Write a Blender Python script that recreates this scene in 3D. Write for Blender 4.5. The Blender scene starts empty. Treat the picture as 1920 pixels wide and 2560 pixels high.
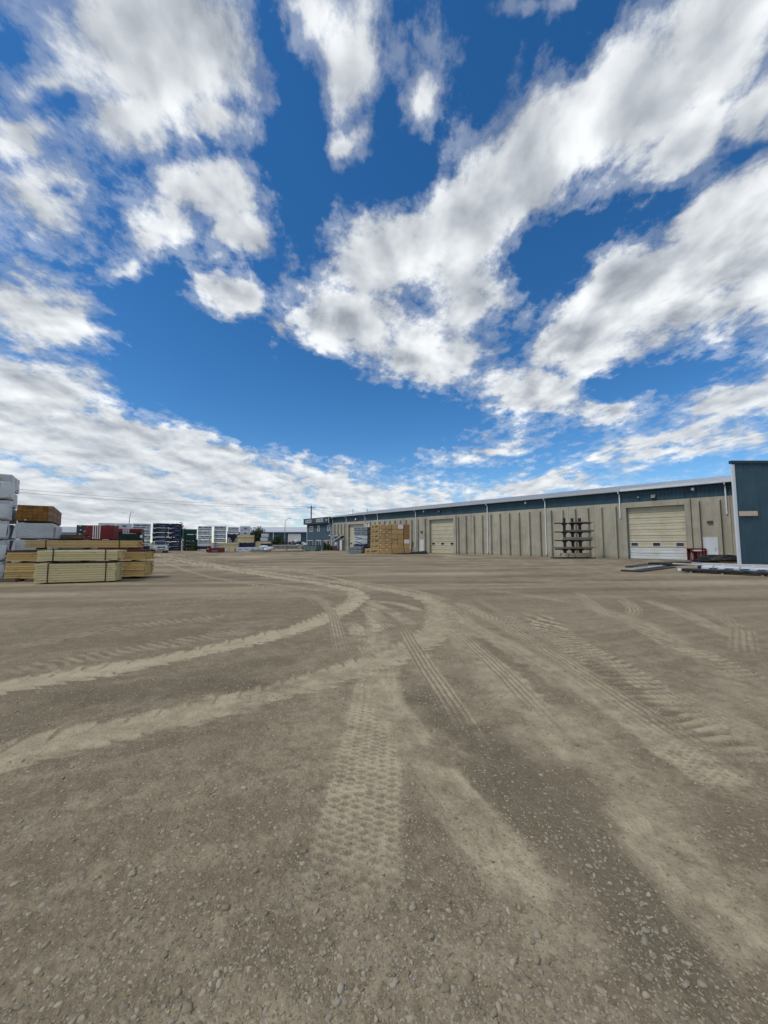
import bpy, bmesh, math, random
import numpy as np
from mathutils import Vector, Matrix, Euler, noise as mnoise

R = math.radians
sc = bpy.context.scene
COL = sc.collection

# ------------------------------------------------------------------ camera
cam_d = bpy.data.cameras.new('camera')
cam_d.sensor_fit = 'HORIZONTAL'; cam_d.sensor_width = 36.0; cam_d.lens = 18.0
cam_d.clip_start = 0.05; cam_d.clip_end = 6000
cam = bpy.data.objects.new('camera', cam_d); COL.objects.link(cam)
cam.location = (0, 0, 1.65); cam.rotation_euler = (R(90 + 4.526), 0, 0)
sc.camera = cam

# ------------------------------------------------------------------ sky and sun
SUN_AZ, SUN_EL = -116.0, 55.0          # degrees: azimuth from +Y towards +X, elevation
sun_dir = Vector((math.sin(R(SUN_AZ))*math.cos(R(SUN_EL)), math.cos(R(SUN_AZ))*math.cos(R(SUN_EL)), math.sin(R(SUN_EL))))
world = bpy.data.worlds.new('World'); sc.world = world; world.use_nodes = True
wt = world.node_tree; wt.nodes.clear()

class NG:
    """small helper to wire shader nodes"""
    def __init__(s, tree): s.t = tree
    def n(s, kind, **kw):
        nd = s.t.nodes.new(kind)
        for k, v in kw.items(): setattr(nd, k, v)
        return nd
    def put(s, sock, v):
        if isinstance(v, bpy.types.NodeSocket): s.t.links.new(v, sock)
        elif v is not None: sock.default_value = v
    def m(s, op, a, b=None, c=None, clamp=False):
        nd = s.n('ShaderNodeMath', operation=op); nd.use_clamp = clamp
        s.put(nd.inputs[0], a); s.put(nd.inputs[1], b); s.put(nd.inputs[2], c)
        return nd.outputs[0]
    def v(s, op, a, b=None, scale=None):
        nd = s.n('ShaderNodeVectorMath', operation=op)
        s.put(nd.inputs[0], a); s.put(nd.inputs[1], b)
        if scale is not None: s.put(nd.inputs['Scale'], scale)
        return nd.outputs['Value'] if op in ('DOT_PRODUCT', 'LENGTH') else nd.outputs[0]
    def noise(s, vec, scale, detail=4, rough=.55, lac=2.0, dist=0.0, color=False):
        nd = s.n('ShaderNodeTexNoise'); nd.noise_dimensions = '3D'
        s.put(nd.inputs['Vector'], vec); s.put(nd.inputs['Scale'], scale); s.put(nd.inputs['Detail'], detail)
        s.put(nd.inputs['Roughness'], rough); s.put(nd.inputs['Lacunarity'], lac); s.put(nd.inputs['Distortion'], dist)
        return nd.outputs['Color'] if color else nd.outputs['Fac']
    def vor(s, vec, scale, feature='F1', out='Distance', rand=1.0):
        nd = s.n('ShaderNodeTexVoronoi'); nd.feature = feature
        s.put(nd.inputs['Vector'], vec); s.put(nd.inputs['Scale'], scale); s.put(nd.inputs['Randomness'], rand)
        return nd.outputs[out]
    def step(s, x, lo, hi, a=0.0, b=1.0, kind='SMOOTHSTEP'):
        nd = s.n('ShaderNodeMapRange'); nd.interpolation_type = kind
        for k, val in zip((0, 1, 2, 3, 4), (x, lo, hi, a, b)): s.put(nd.inputs[k], val)
        return nd.outputs[0]
    def mix(s, f, a, b, blend='MIX'):
        nd = s.n('ShaderNodeMix'); nd.data_type = 'RGBA'; nd.blend_type = blend
        s.put(nd.inputs[0], f); s.put(nd.inputs[6], col4(a)); s.put(nd.inputs[7], col4(b))
        return nd.outputs[2]
    def map(s, vec, loc=(0,0,0), rot=(0,0,0), scale=(1,1,1), kind='POINT'):
        nd = s.n('ShaderNodeMapping'); nd.vector_type = kind
        s.put(nd.inputs['Vector'], vec)
        nd.inputs['Location'].default_value = loc; nd.inputs['Rotation'].default_value = rot; nd.inputs['Scale'].default_value = scale
        return nd.outputs[0]
def col4(c):
    if isinstance(c, (tuple, list)) and len(c) == 3: return (c[0], c[1], c[2], 1)
    return c

# cloud masses: azimuth, elevation, half extents, tilt (degrees), weight (negative = clear gap)
CLOUDS = [(-33.2,50.4,9.4,5.3,27,1.4), (-34.9,44.8,9.1,3,40,1), (-45.2,38.7,4.3,2,47,1), (-43.3,34.4,5.5,4.2,28,1), (-24.7,47,4,2.4,19,1), (-24.3,41.5,5.8,3,17,1.15), (-32,34.3,5.6,2.3,44,0.9), (-44.4,42.8,4.8,1.8,59,0.95), (-22,38.3,3.1,2.2,14,1.4), (-35.2,31,3.6,1.4,34,0.9), (-44.7,26.4,3.6,3.8,24,0.7), (-42.2,24.1,8.1,4,11,1.5), (-21.4,31.5,5,2.4,0,1.4), (-43.6,16,8.6,5.9,1,1.3), (-37.7,12.1,14.1,6,-8,1.3), (-24.9,10.1,15.8,5.3,-9,1.2), (-37.3,5,18.4,3.8,4,1.2), (-8.9,8.3,22.2,4.1,-5,0.95), (-36.7,18.5,3.4,2.2,-11,0.55), (-15.7,14,2.8,1.4,4,0.9), (-12.4,13.2,2,1.1,3,0.8), (-6,53.7,5.3,4,18,0.95), (-6.7,48.2,4,1.7,16,0.95), (-13.6,56.4,4.5,2.3,11,0.9), (6.4,50.6,2.9,2.5,-19,0.95), (9.2,54.7,4,4.1,22,0.5), (-2.3,56.6,3,2.1,2,0.6), (2.2,37.9,9.7,5.4,7,1.3), (12.4,41.3,5.9,4.1,-32,1.2), (12.9,35.2,5.4,6.3,11,1), (-5,30.5,9.8,4.8,-7,1.3), (3.6,26.5,11.5,4.4,-9,1.2), (12,24.9,8,3.6,0,1), (-16.8,29,2.5,1.7,-11,0.9), (-17,25.1,2.4,1,7,0.7), (-12.8,35.2,2.9,2,7,0.6), (-10.1,38.9,3.4,1.8,23,0.5), (21.4,45.2,10.3,5.6,16,1.25), (34.6,46.9,8.4,4.8,6,1.3), (44.5,46.7,5.1,4.7,0,1.3), (9.6,43.7,5.6,2.8,23,0.7), (26.8,40.1,4.6,2.3,5,0.8), (19.6,49.4,3.8,1.5,25,0.5), (40.4,39.9,4.7,2.7,10,1.1), (47,40.5,3.6,2.7,15,1.1), (36.4,37.2,3.2,1.7,2,0.8), (43.1,31.3,7.5,5.9,4,1.4), (33.5,31.1,7.9,5.5,3,1.35), (28.4,26.4,8.6,6.1,8,1.2), (39.4,25.5,9.8,4,5,1.2), (21.1,20.9,9.5,3.4,-16,1.2), (28.6,17.5,10.8,2.3,-18,1), (46.1,25,4.6,4.5,3,1), (15.5,14,9.4,2.5,9,0.95), (43.7,16,7.8,3,15,1.1), (36.4,11.8,12.5,2.8,14,1.05), (23.1,8,14,2.2,7,1), (44.2,12,7.1,2.5,2,0.8), (36,14,8.9,1.4,0,0.6), (44.6,19.1,2.3,1,9,0.6), (20.7,55.4,3.4,0.8,-17,0.8), (27.8,54,2.5,1.5,0,0.9), (-24.6,35.3,2.6,1.2,15,0.5), (6.9,5.9,8.2,1.2,-1,0.9), (-18.5,21.9,19.3,5.8,-7,-1.1), (-13.9,47.9,2.9,8.2,10,-1), (3.8,45.3,5.5,2.5,13,-0.6), (25.3,35.1,4.6,5.1,-15,-0.9), (32.2,36.9,5.9,2.8,5,-0.7), (29.4,51.8,3.2,2.3,11,-0.6), (-2.1,17.2,17.5,3.9,1,-0.8), (33.9,19.4,6.8,2.2,5,-0.7), (-32.2,28.6,5.2,4.4,17,-0.7), (12.9,55.4,3.8,1.6,-11,-0.3), (-42.1,35.3,1.5,0.6,28,-0.3), (-41.5,42.9,2.2,1,31,-0.3), (30.9,10.2,10.2,1.8,-6,-0.3)]

def build_sky():
    g = NG(wt)
    d = g.n('ShaderNodeTexCoord').outputs['Generated']
    d = g.v('NORMALIZE', d)
    sep = g.n('ShaderNodeSeparateXYZ'); g.put(sep.inputs[0], d)
    dx, dy, dz = sep.outputs
    zc = g.m('MAXIMUM', dz, 0.0)
    den = g.m('ADD', zc, 0.20)
    comb = g.n('ShaderNodeCombineXYZ')
    g.put(comb.inputs[0], g.m('DIVIDE', dx, den)); g.put(comb.inputs[1], g.m('DIVIDE', dy, den))
    p = comb.outputs[0]                                   # position on the flat cloud layer
    p = g.map(p, rot=(0, 0, R(-12)), scale=(1.12, .86, 1))
    # coverage: authored masses, edges broken by a warp
    w = g.noise(p, 4.0, 5, .6, color=True)
    w = g.v('SCALE', g.v('SUBTRACT', w, (.5, .5, .5)), scale=0.13)
    dw = g.v('ADD', d, w)
    cov = None; gap = 0.0
    for az, el, rx, ry, rot, wt_ in CLOUDS:
        a, e = R(az), R(el)
        c = Vector((math.sin(a)*math.cos(e), math.cos(a)*math.cos(e), math.sin(e)))
        e1 = Vector((math.cos(a), -math.sin(a), 0)); e2 = c.cross(e1)
        if e2.z < 0: e2 = -e2
        cr, sr = math.cos(R(rot)), math.sin(R(rot))
        ax = e1*cr + e2*sr; az_ = -e1*sr + e2*cr
        ay = az_.cross(ax)
        M = Matrix((ax, ay, az_)).transposed()
        v = g.map(dw, loc=c, rot=M.to_euler('XYZ'), scale=(R(rx)*1.45, 2.0, R(ry)*1.55), kind='TEXTURE')
        gr = g.n('ShaderNodeTexGradient', gradient_type='SPHERICAL'); g.put(gr.inputs[0], v)
        f = gr.outputs['Fac']
        if wt_ < 0: gap = g.m('MULTIPLY_ADD', f, wt_, gap)
        else:
            f = g.m('MULTIPLY', f, wt_)
            cov = f if cov is None else g.m('SMOOTH_MAX', f, cov, .12)
    # the rest of the sky carries on with the same kind of broken cloud
    away = g.step(g.v('DOT_PRODUCT', d, (0, .93, .37)), .56, .40)
    gen = g.m('MULTIPLY', g.step(g.noise(p, .75, 3, .5), .42, .62), .85)
    cov = g.m('MULTIPLY_ADD', gen, away, g.m('ADD', cov, gap))
    cov = g.m('ADD', g.m('MINIMUM', cov, 1.2), g.step(dz, .17, .02, 0.0, .45))
    f1 = g.noise(p, 3.3, 10, .66, dist=.15)
    l1 = g.noise(p, 4.2, 4, .5, dist=.2)
    l2 = g.noise(g.v('ADD', p, (-.035, .055, 0)), 4.2, 4, .5, dist=.2)
    fine = g.noise(p, 14.0, 6, .64)
    dens = g.m('ADD', g.m('MULTIPLY_ADD', g.m('SUBTRACT', f1, .5), 2.3, cov), g.m('MULTIPLY', g.m('SUBTRACT', fine, .5), .62))
    alpha = g.m('MAXIMUM', g.step(dens, .28, .80), g.m('MULTIPLY', g.step(g.m('ADD', dens, g.m('MULTIPLY', g.m('SUBTRACT', fine, .5), 1.1)), .05, .50), .30))
    alpha = g.m('MULTIPLY', alpha, .97)
    # cloud brightness: lit tops and edges, greyer thick parts
    lit = g.m('MULTIPLY_ADD', g.m('SUBTRACT', l1, l2), 2.4, .5, clamp=True)
    lit = g.m('MULTIPLY_ADD', g.m('SUBTRACT', lit, .56), g.step(dz, .04, .42, .35, 1.0), .56)
    thick = g.step(dens, .75, 1.6)
    soft = g.noise(p, 1.3, 4, .5)
    b = g.m('SUBTRACT', g.m('MULTIPLY_ADD', lit, .40, g.m('MULTIPLY_ADD', g.m('SUBTRACT', f1, .5), .55, .47)), g.m('MULTIPLY', thick, g.step(soft, .35, .7, .0, .24)))
    b = g.m('ADD', b, g.m('MULTIPLY', g.m('SUBTRACT', fine, .5), .16))
    ccol = g.mix(g.step(b, .38, .85), (.56, .62, .70), (.92, .95, .97))
    sky = g.n('ShaderNodeTexSky', sky_type='NISHITA')
    sky.sun_disc = False; sky.sun_elevation = R(SUN_EL); sky.sun_rotation = R(SUN_AZ)
    sky.altitude = 1000; sky.air_density = 1.0; sky.dust_density = .35; sky.ozone_density = 4.0
    hs = g.n('ShaderNodeHueSaturation'); g.put(hs.inputs['Color'], sky.outputs[0])
    hs.inputs['Saturation'].default_value = 1.28; hs.inputs['Value'].default_value = 1.0; hs.inputs['Hue'].default_value = .5
    bg1 = g.n('ShaderNodeBackground'); g.put(bg1.inputs[0], hs.outputs[0]); bg1.inputs[1].default_value = SKY_STRENGTH
    bg2 = g.n('ShaderNodeBackground'); g.put(bg2.inputs[0], ccol); g.put(bg2.inputs[1], g.m('MULTIPLY', b, 1.0))
    mx = g.n('ShaderNodeMixShader'); g.put(mx.inputs[0], alpha)
    wt.links.new(bg1.outputs[0], mx.inputs[1]); wt.links.new(bg2.outputs[0], mx.inputs[2])
    out = g.n('ShaderNodeOutputWorld'); wt.links.new(mx.outputs[0], out.inputs[0])
SKY_STRENGTH = 0.102
build_sky()
world.cycles.sampling_method = 'NONE'

sun_l = bpy.data.lights.new('sun', 'SUN'); sun_l.energy = 1.5; sun_l.angle = R(17); sun_l.color = (1, .965, .91)
sun = bpy.data.objects.new('sun', sun_l); COL.objects.link(sun)
sun.rotation_euler = sun_dir.to_track_quat('Z', 'Y').to_euler()
sc.view_settings.view_transform = 'Standard'; sc.view_settings.look = 'None'
sc.view_settings.exposure = 0.36; sc.view_settings.gamma = 1.0; sc.view_settings.use_curve_mapping = False
sc.render.engine = 'CYCLES'
sc.cycles.max_bounces = 4; sc.cycles.diffuse_bounces = 2; sc.cycles.glossy_bounces = 2

# ------------------------------------------------------------------ materials
MATS = {}
def mat(name, base, rough=.75, var=.14, scale=2.0, bump=0.0, bscale=30.0, metal=0.0, rand=0.0, space='OBJECT', stretch=(1,1,1), dirt=None, dirt_amt=.35, dirt_scale=.8, spec=.4):
    """procedural surface: colour with two scales of variation, wear, fine relief"""
    if name in MATS: return MATS[name]
    m = bpy.data.materials.new(name); m.use_nodes = True
    t = m.node_tree; g = NG(t); p = t.nodes['Principled BSDF']
    co = g.n('ShaderNodeNewGeometry').outputs['Position'] if space == 'WORLD' else g.n('ShaderNodeTexCoord').outputs['Object']
    co = g.map(co, scale=stretch)
    n1 = g.noise(co, scale, 5, .6)
    f = g.step(n1, .3, .7, 1-var, 1+var, 'LINEAR')
    if rand:
        oi = g.n('ShaderNodeObjectInfo').outputs['Random']
        f = g.m('MULTIPLY', f, g.step(oi, 0, 1, 1-rand, 1+rand, 'LINEAR'))
    c = g.mix(1.0, base, (1, 1, 1), 'MULTIPLY')
    nd = g.n('ShaderNodeVectorMath', operation='SCALE'); g.put(nd.inputs[0], c); g.put(nd.inputs['Scale'], f)
    c = nd.outputs[0]
    if dirt:
        k = g.m('MULTIPLY', g.step(g.noise(co, dirt_scale, 6, .65), .48, .72), dirt_amt)
        c = g.mix(k, c, dirt)
    g.put(p.inputs['Base Color'], c)
    g.put(p.inputs['Roughness'], g.step(g.noise(co, scale*2.3, 3), .3, .7, max(.05, rough-.08), min(1, rough+.08), 'LINEAR'))
    p.inputs['Metallic'].default_value = metal; p.inputs['Specular IOR Level'].default_value = spec
    if bump:
        b = g.n('ShaderNodeBump'); b.inputs['Strength'].default_value = bump; b.inputs['Distance'].default_value = .02
        g.put(b.inputs['Height'], g.noise(co, bscale, 5, .6)); g.put(p.inputs['Normal'], b.outputs[0])
    MATS[name] = m
    return m

def wood_mat(name, base, knot=(.16, .09, .04), rand=.16, rough=.8, grey=None):
    if name in MATS: return MATS[name]
    m = bpy.data.materials.new(name); m.use_nodes = True
    t = m.node_tree; g = NG(t); p = t.nodes['Principled BSDF']
    oi = g.n('ShaderNodeObjectInfo').outputs['Random']
    off = g.n('ShaderNodeCombineXYZ'); g.put(off.inputs[0], g.m('MULTIPLY', oi, 71.0)); g.put(off.inputs[2], g.m('MULTIPLY', oi, 37.0))
    co = g.v('ADD', g.n('ShaderNodeTexCoord').outputs['Object'], off.outputs[0])
    grain = g.noise(g.map(co, scale=(1.0, 14, 26)), 3.0, 5, .6, dist=.6)
    f = g.m('MULTIPLY', g.step(grain, .25, .75, .84, 1.14, 'LINEAR'), g.step(oi, 0, 1, 1-rand, 1+rand, 'LINEAR'))
    nd = g.n('ShaderNodeVectorMath', operation='SCALE'); g.put(nd.inputs[0], base); g.put(nd.inputs['Scale'], f)
    kn = g.step(g.vor(g.map(co, scale=(1.4, 4, 6)), 1.3), .20, .07)
    c = g.mix(g.m('MULTIPLY', kn, .75), nd.outputs[0], knot)
    st = g.step(g.noise(g.map(co, scale=(.7, 6, 9)), 1.7, 4, .6), .58, .74)
    c = g.mix(g.m('MULTIPLY', st, .42), c, knot)
    if grey: c = g.mix(g.step(g.noise(co, 2.0, 4), .35, .65), c, grey)
    g.put(p.inputs['Base Color'], c); p.inputs['Roughness'].default_value = rough; p.inputs['Specular IOR Level'].default_value = .25
    b = g.n('ShaderNodeBump'); b.inputs['Strength'].default_value = .25; b.inputs['Distance'].default_value = .01
    g.put(b.inputs['Height'], grain); g.put(p.inputs['Normal'], b.outputs[0])
    MATS[name] = m
    return m

def concrete_mat():
    m = bpy.data.materials.new('wall_concrete'); m.use_nodes = True
    t = m.node_tree; g = NG(t); p = t.nodes['Principled BSDF']
    pos = g.n('ShaderNodeNewGeometry').outputs['Position']
    oi = g.n('ShaderNodeObjectInfo').outputs['Random']
    a = g.noise(pos, .55, 6, .65); b_ = g.noise(pos, 7.0, 5, .6)
    streak = g.noise(g.map(pos, scale=(2.6, 2.6, .16)), 1.6, 5, .6)
    c = g.mix(g.step(a, .35, .68), (.43, .392, .295), (.335, .307, .232))
    c = g.mix(g.m('MULTIPLY', g.step(streak, .5, .72), .42), c, (.225, .205, .155))
    c = g.mix(g.m('MULTIPLY', g.step(b_, .5, .75), .28), c, (.50, .46, .36))
    sp = g.n('ShaderNodeSeparateXYZ'); g.put(sp.inputs[0], pos)
    foot = g.m('MULTIPLY', g.step(g.m('ADD', sp.outputs[2], g.m('MULTIPLY', a, .9)), .85, .35), .6)
    c = g.mix(foot, c, (.24, .21, .15))                       # splash dirt at the foot of the wall
    nd = g.n('ShaderNodeVectorMath', operation='SCALE'); g.put(nd.inputs[0], c); g.put(nd.inputs['Scale'], g.step(oi, 0, 1, .93, 1.06, 'LINEAR'))
    g.put(p.inputs['Base Color'], nd.outputs[0]); p.inputs['Roughness'].default_value = .9; p.inputs['Specular IOR Level'].default_value = .2
    b = g.n('ShaderNodeBump'); b.inputs['Strength'].default_value = .35; b.inputs['Distance'].default_value = .02
    g.put(b.inputs['Height'], g.noise(pos, 22, 6, .65)); g.put(p.inputs['Normal'], b.outputs[0])
    MATS['wall_concrete'] = m
    return m

def wrap_mat(name, base, rough=.42, tone=.12, dirt=(.22, .21, .18), wr=.55):
    """lumber wrap: woven plastic with creases and dust"""
    if name in MATS: return MATS[name]
    m = bpy.data.materials.new(name); m.use_nodes = True
    t = m.node_tree; g = NG(t); p = t.nodes['Principled BSDF']
    oi = g.n('ShaderNodeObjectInfo').outputs['Random']
    off = g.n('ShaderNodeCombineXYZ'); g.put(off.inputs[0], g.m('MULTIPLY', oi, 50.0))
    co = g.v('ADD', g.n('ShaderNodeTexCoord').outputs['Object'], off.outputs[0])
    a = g.noise(co, 1.6, 5, .6, dist=.5)
    f = g.m('MULTIPLY', g.step(a, .3, .7, 1-tone, 1+tone, 'LINEAR'), g.step(oi, 0, 1, .94, 1.06, 'LINEAR'))
    nd = g.n('ShaderNodeVectorMath', operation='SCALE'); g.put(nd.inputs[0], base); g.put(nd.inputs['Scale'], f)
    c = g.mix(g.m('MULTIPLY', g.step(g.noise(co, .9, 6, .7), .5, .75), .35), nd.outputs[0], dirt)
    g.put(p.inputs['Base Color'], c); p.inputs['Roughness'].default_value = rough; p.inputs['Specular IOR Level'].default_value = .35
    cr = g.noise(g.map(co, rot=(.2, .5, .4), scale=(1, 1, 1.6)), 2.3, 4, .5, dist=1.6)
    cr = g.m('ABSOLUTE', g.m('SUBTRACT', cr, .5))
    b = g.n('ShaderNodeBump'); b.inputs['Strength'].default_value = wr; b.inputs['Distance'].default_value = .12
    g.put(b.inputs['Height'], cr); g.put(p.inputs['Normal'], b.outputs[0])
    MATS[name] = m
    return m

def leaf_mat(name, base, tip):
    m = bpy.data.materials.new(name); m.use_nodes = True
    t = m.node_tree; g = NG(t); p = t.nodes['Principled BSDF']
    n = g.noise(g.n('ShaderNodeNewGeometry').outputs['Position'], 1.2, 4, .6)
    g.put(p.inputs['Base Color'], g.mix(g.step(n, .35, .65), base, tip)); p.inputs['Roughness'].default_value = .6
    MATS[name] = m
    return m

def glass_mat():
    m = bpy.data.materials.new('window_glass'); m.use_nodes = True
    p = m.node_tree.nodes['Principled BSDF']; g = NG(m.node_tree)
    n = g.noise(g.n('ShaderNodeTexCoord').outputs['Object'], .9, 2)
    g.put(p.inputs['Base Color'], g.mix(n, (.02, .025, .028), (.05, .06, .065))); p.inputs['Roughness'].default_value = .06
    p.inputs['Specular IOR Level'].default_value = .6
    MATS['window_glass'] = m
    return m

M = {}
M['concrete'] = concrete_mat()
M['glass'] = glass_mat()
M['teal'] = mat('teal_metal', (.030, .075, .098), .5, .1, .8, dirt=(.06, .10, .115), dirt_amt=.35, space='WORLD', rand=.05)
M['teal_dark'] = mat('teal_trim', (.018, .040, .052), .5, .08, 1.0)
M['stucco'] = mat('blue_stucco', (.058, .092, .118), .9, .08, 1.0, .3, 45, space='WORLD')
M['stucco2'] = mat('blue_band', (.040, .066, .084), .85, .08, 1.0, .2, 45, space='WORLD')
M['roof'] = mat('roof_metal', (.50, .51, .53), .45, .08, .5, metal=.25, space='WORLD', rand=.03)
M['gutter'] = mat('white_gutter', (.68, .70, .71), .45, .06, 1.2, dirt=(.4, .39, .35), dirt_amt=.2)
M['white'] = mat('white_paint', (.66, .68, .69), .5, .06, 1.6, dirt=(.42, .40, .35), dirt_amt=.25)
M['doorwhite'] = mat('door_white', (.60, .61, .58), .55, .06, 1.0, dirt=(.36, .33, .26), dirt_amt=.45)
M['cream'] = mat('door_cream', (.52, .47, .325), .55, .06, .9, dirt=(.36, .31, .20), dirt_amt=.4, rand=.04)
M['black'] = mat('black_plastic', (.012, .013, .014), .45, .2, 3.0, .4, 8, dirt=(.05, .047, .04), dirt_amt=.4)
M['tarp'] = wrap_mat('black_tarp', (.012, .013, .014), .5, .2, (.04, .038, .034), .8)
M['dark'] = mat('dark_steel', (.020, .017, .017), .6, .25, 4.0, .2, 30, dirt=(.06, .035, .02), dirt_amt=.5)
M['strap'] = mat('steel_strap', (.035, .024, .020), .5, .1, 4.0)
M['lamp'] = mat('lamp_housing', (.06, .06, .058), .5, .1, 4.0)
M['lens'] = mat('lamp_lens', (.72, .74, .74), .2, .05, 6.0)
M['pine'] = wood_mat('pale_spruce', (.62, .52, .275), (.38, .25, .10), rand=.11)
M['pine2'] = wood_mat('yellow_spruce', (.58, .395, .155), (.25, .13, .04), rand=.16)
M['brownwood'] = wood_mat('brown_treated_ends', (.235, .118, .032), (.07, .03, .012), rand=.28)
M['cedar'] = wood_mat('brown_boards', (.30, .185, .105), (.10, .05, .025), rand=.2)
M['darkwood'] = wood_mat('dark_brown_boards', (.085, .042, .028), (.03, .015, .01), rand=.25)
M['grey_wood'] = wood_mat('weathered_boards', (.25, .225, .175), (.10, .085, .06), rand=.25, grey=(.30, .29, .25))
M['dunnage'] = wood_mat('dunnage_wood', (.13, .11, .07), (.05, .04, .03), rand=.25)
M['wrap_white'] = wrap_mat('white_wrap', (.50, .525, .54), .4, .10)
M['wrap_pale'] = wrap_mat('pale_wrap', (.56, .60, .62), .4, .08)
M['wrap_navy'] = wrap_mat('navy_wrap', (.008, .014, .045), .45, .15, (.03, .035, .06))
M['wrap_red'] = wrap_mat('red_wrap', (.135, .008, .010), .5, .12, (.08, .02, .018))
M['wrap_green'] = wrap_mat('green_wrap', (.008, .060, .045), .5, .12, (.03, .07, .055))
M['wrap_dkgreen'] = wrap_mat('dark_green_wrap', (.006, .022, .016), .5, .15, (.02, .035, .022))
M['wrap_grey'] = wrap_mat('grey_wrap', (.235, .26, .275), .45, .10)
M['wrap_dkgrey'] = wrap_mat('dark_grey_wrap', (.045, .05, .052), .5, .12, (.07, .07, .065))
M['osb'] = mat('tan_board', (.40, .255, .110), .85, .10, 3.0, .3, 40, rand=.10, dirt=(.28, .16, .06), dirt_amt=.35)
M['osb_pale'] = mat('pale_tan_board', (.50, .35, .165), .85, .08, 3.0, .3, 40, rand=.06, dirt=(.36, .23, .10), dirt_amt=.3)
M['osb_brown'] = mat('brown_board', (.27, .135, .050), .85, .10, 3.0, .3, 40, rand=.08)
M['beige'] = mat('beige_board', (.60, .47, .26), .85, .07, 2.0, .2, 40, rand=.06)
M['print_dark'] = mat('print_dark', (.030, .038, .046), .6, .2, 6.0)
M['print_grey'] = mat('print_grey', (.10, .13, .17), .6, .35, 5.0)
M['print_pale'] = mat('print_pale', (.62, .60, .58), .6, .15, 6.0)
M['label'] = mat('paper_label', (.72, .74, .74), .7, .08, 8.0)
M['yellow'] = mat('yellow_print', (.50, .42, .025), .55, .15, 4.0)
M['red_steel'] = mat('red_steel', (.19, .010, .012), .45, .15, 3.0, dirt=(.09, .02, .015), dirt_amt=.4)
M['orange'] = mat('cone_orange', (.62, .12, .03), .6, .1, 4.0)
M['galv'] = mat('galvanised', (.33, .34, .34), .45, .12, 3.0, metal=.4)
M['teal_paint'] = mat('dumpster_paint', (.085, .17, .165), .6, .2, 2.0, dirt=(.16, .14, .11), dirt_amt=.5)
M['timber'] = mat('timber_pole', (.075, .06, .05), .9, .15, 3.0, .3, 20)
M['bark'] = mat('bark', (.09, .07, .05), .9, .2, 5.0, .4, 20)
M['leaf'] = leaf_mat('leaves', (.022, .040, .014), (.055, .085, .028))
M['leaf2'] = leaf_mat('shrub_leaves', (.030, .055, .020), (.07, .10, .035))
M['carpaint'] = mat('truck_paint', (.42, .44, .43), .28, .05, 2.0, metal=.35, spec=.6, dirt=(.3, .27, .22), dirt_amt=.3)
M['chrome'] = mat('chrome', (.62, .63, .64), .2, .05, 3.0, metal=.8)
M['rubber'] = mat('rubber', (.016, .016, .016), .8, .2, 6.0)

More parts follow.
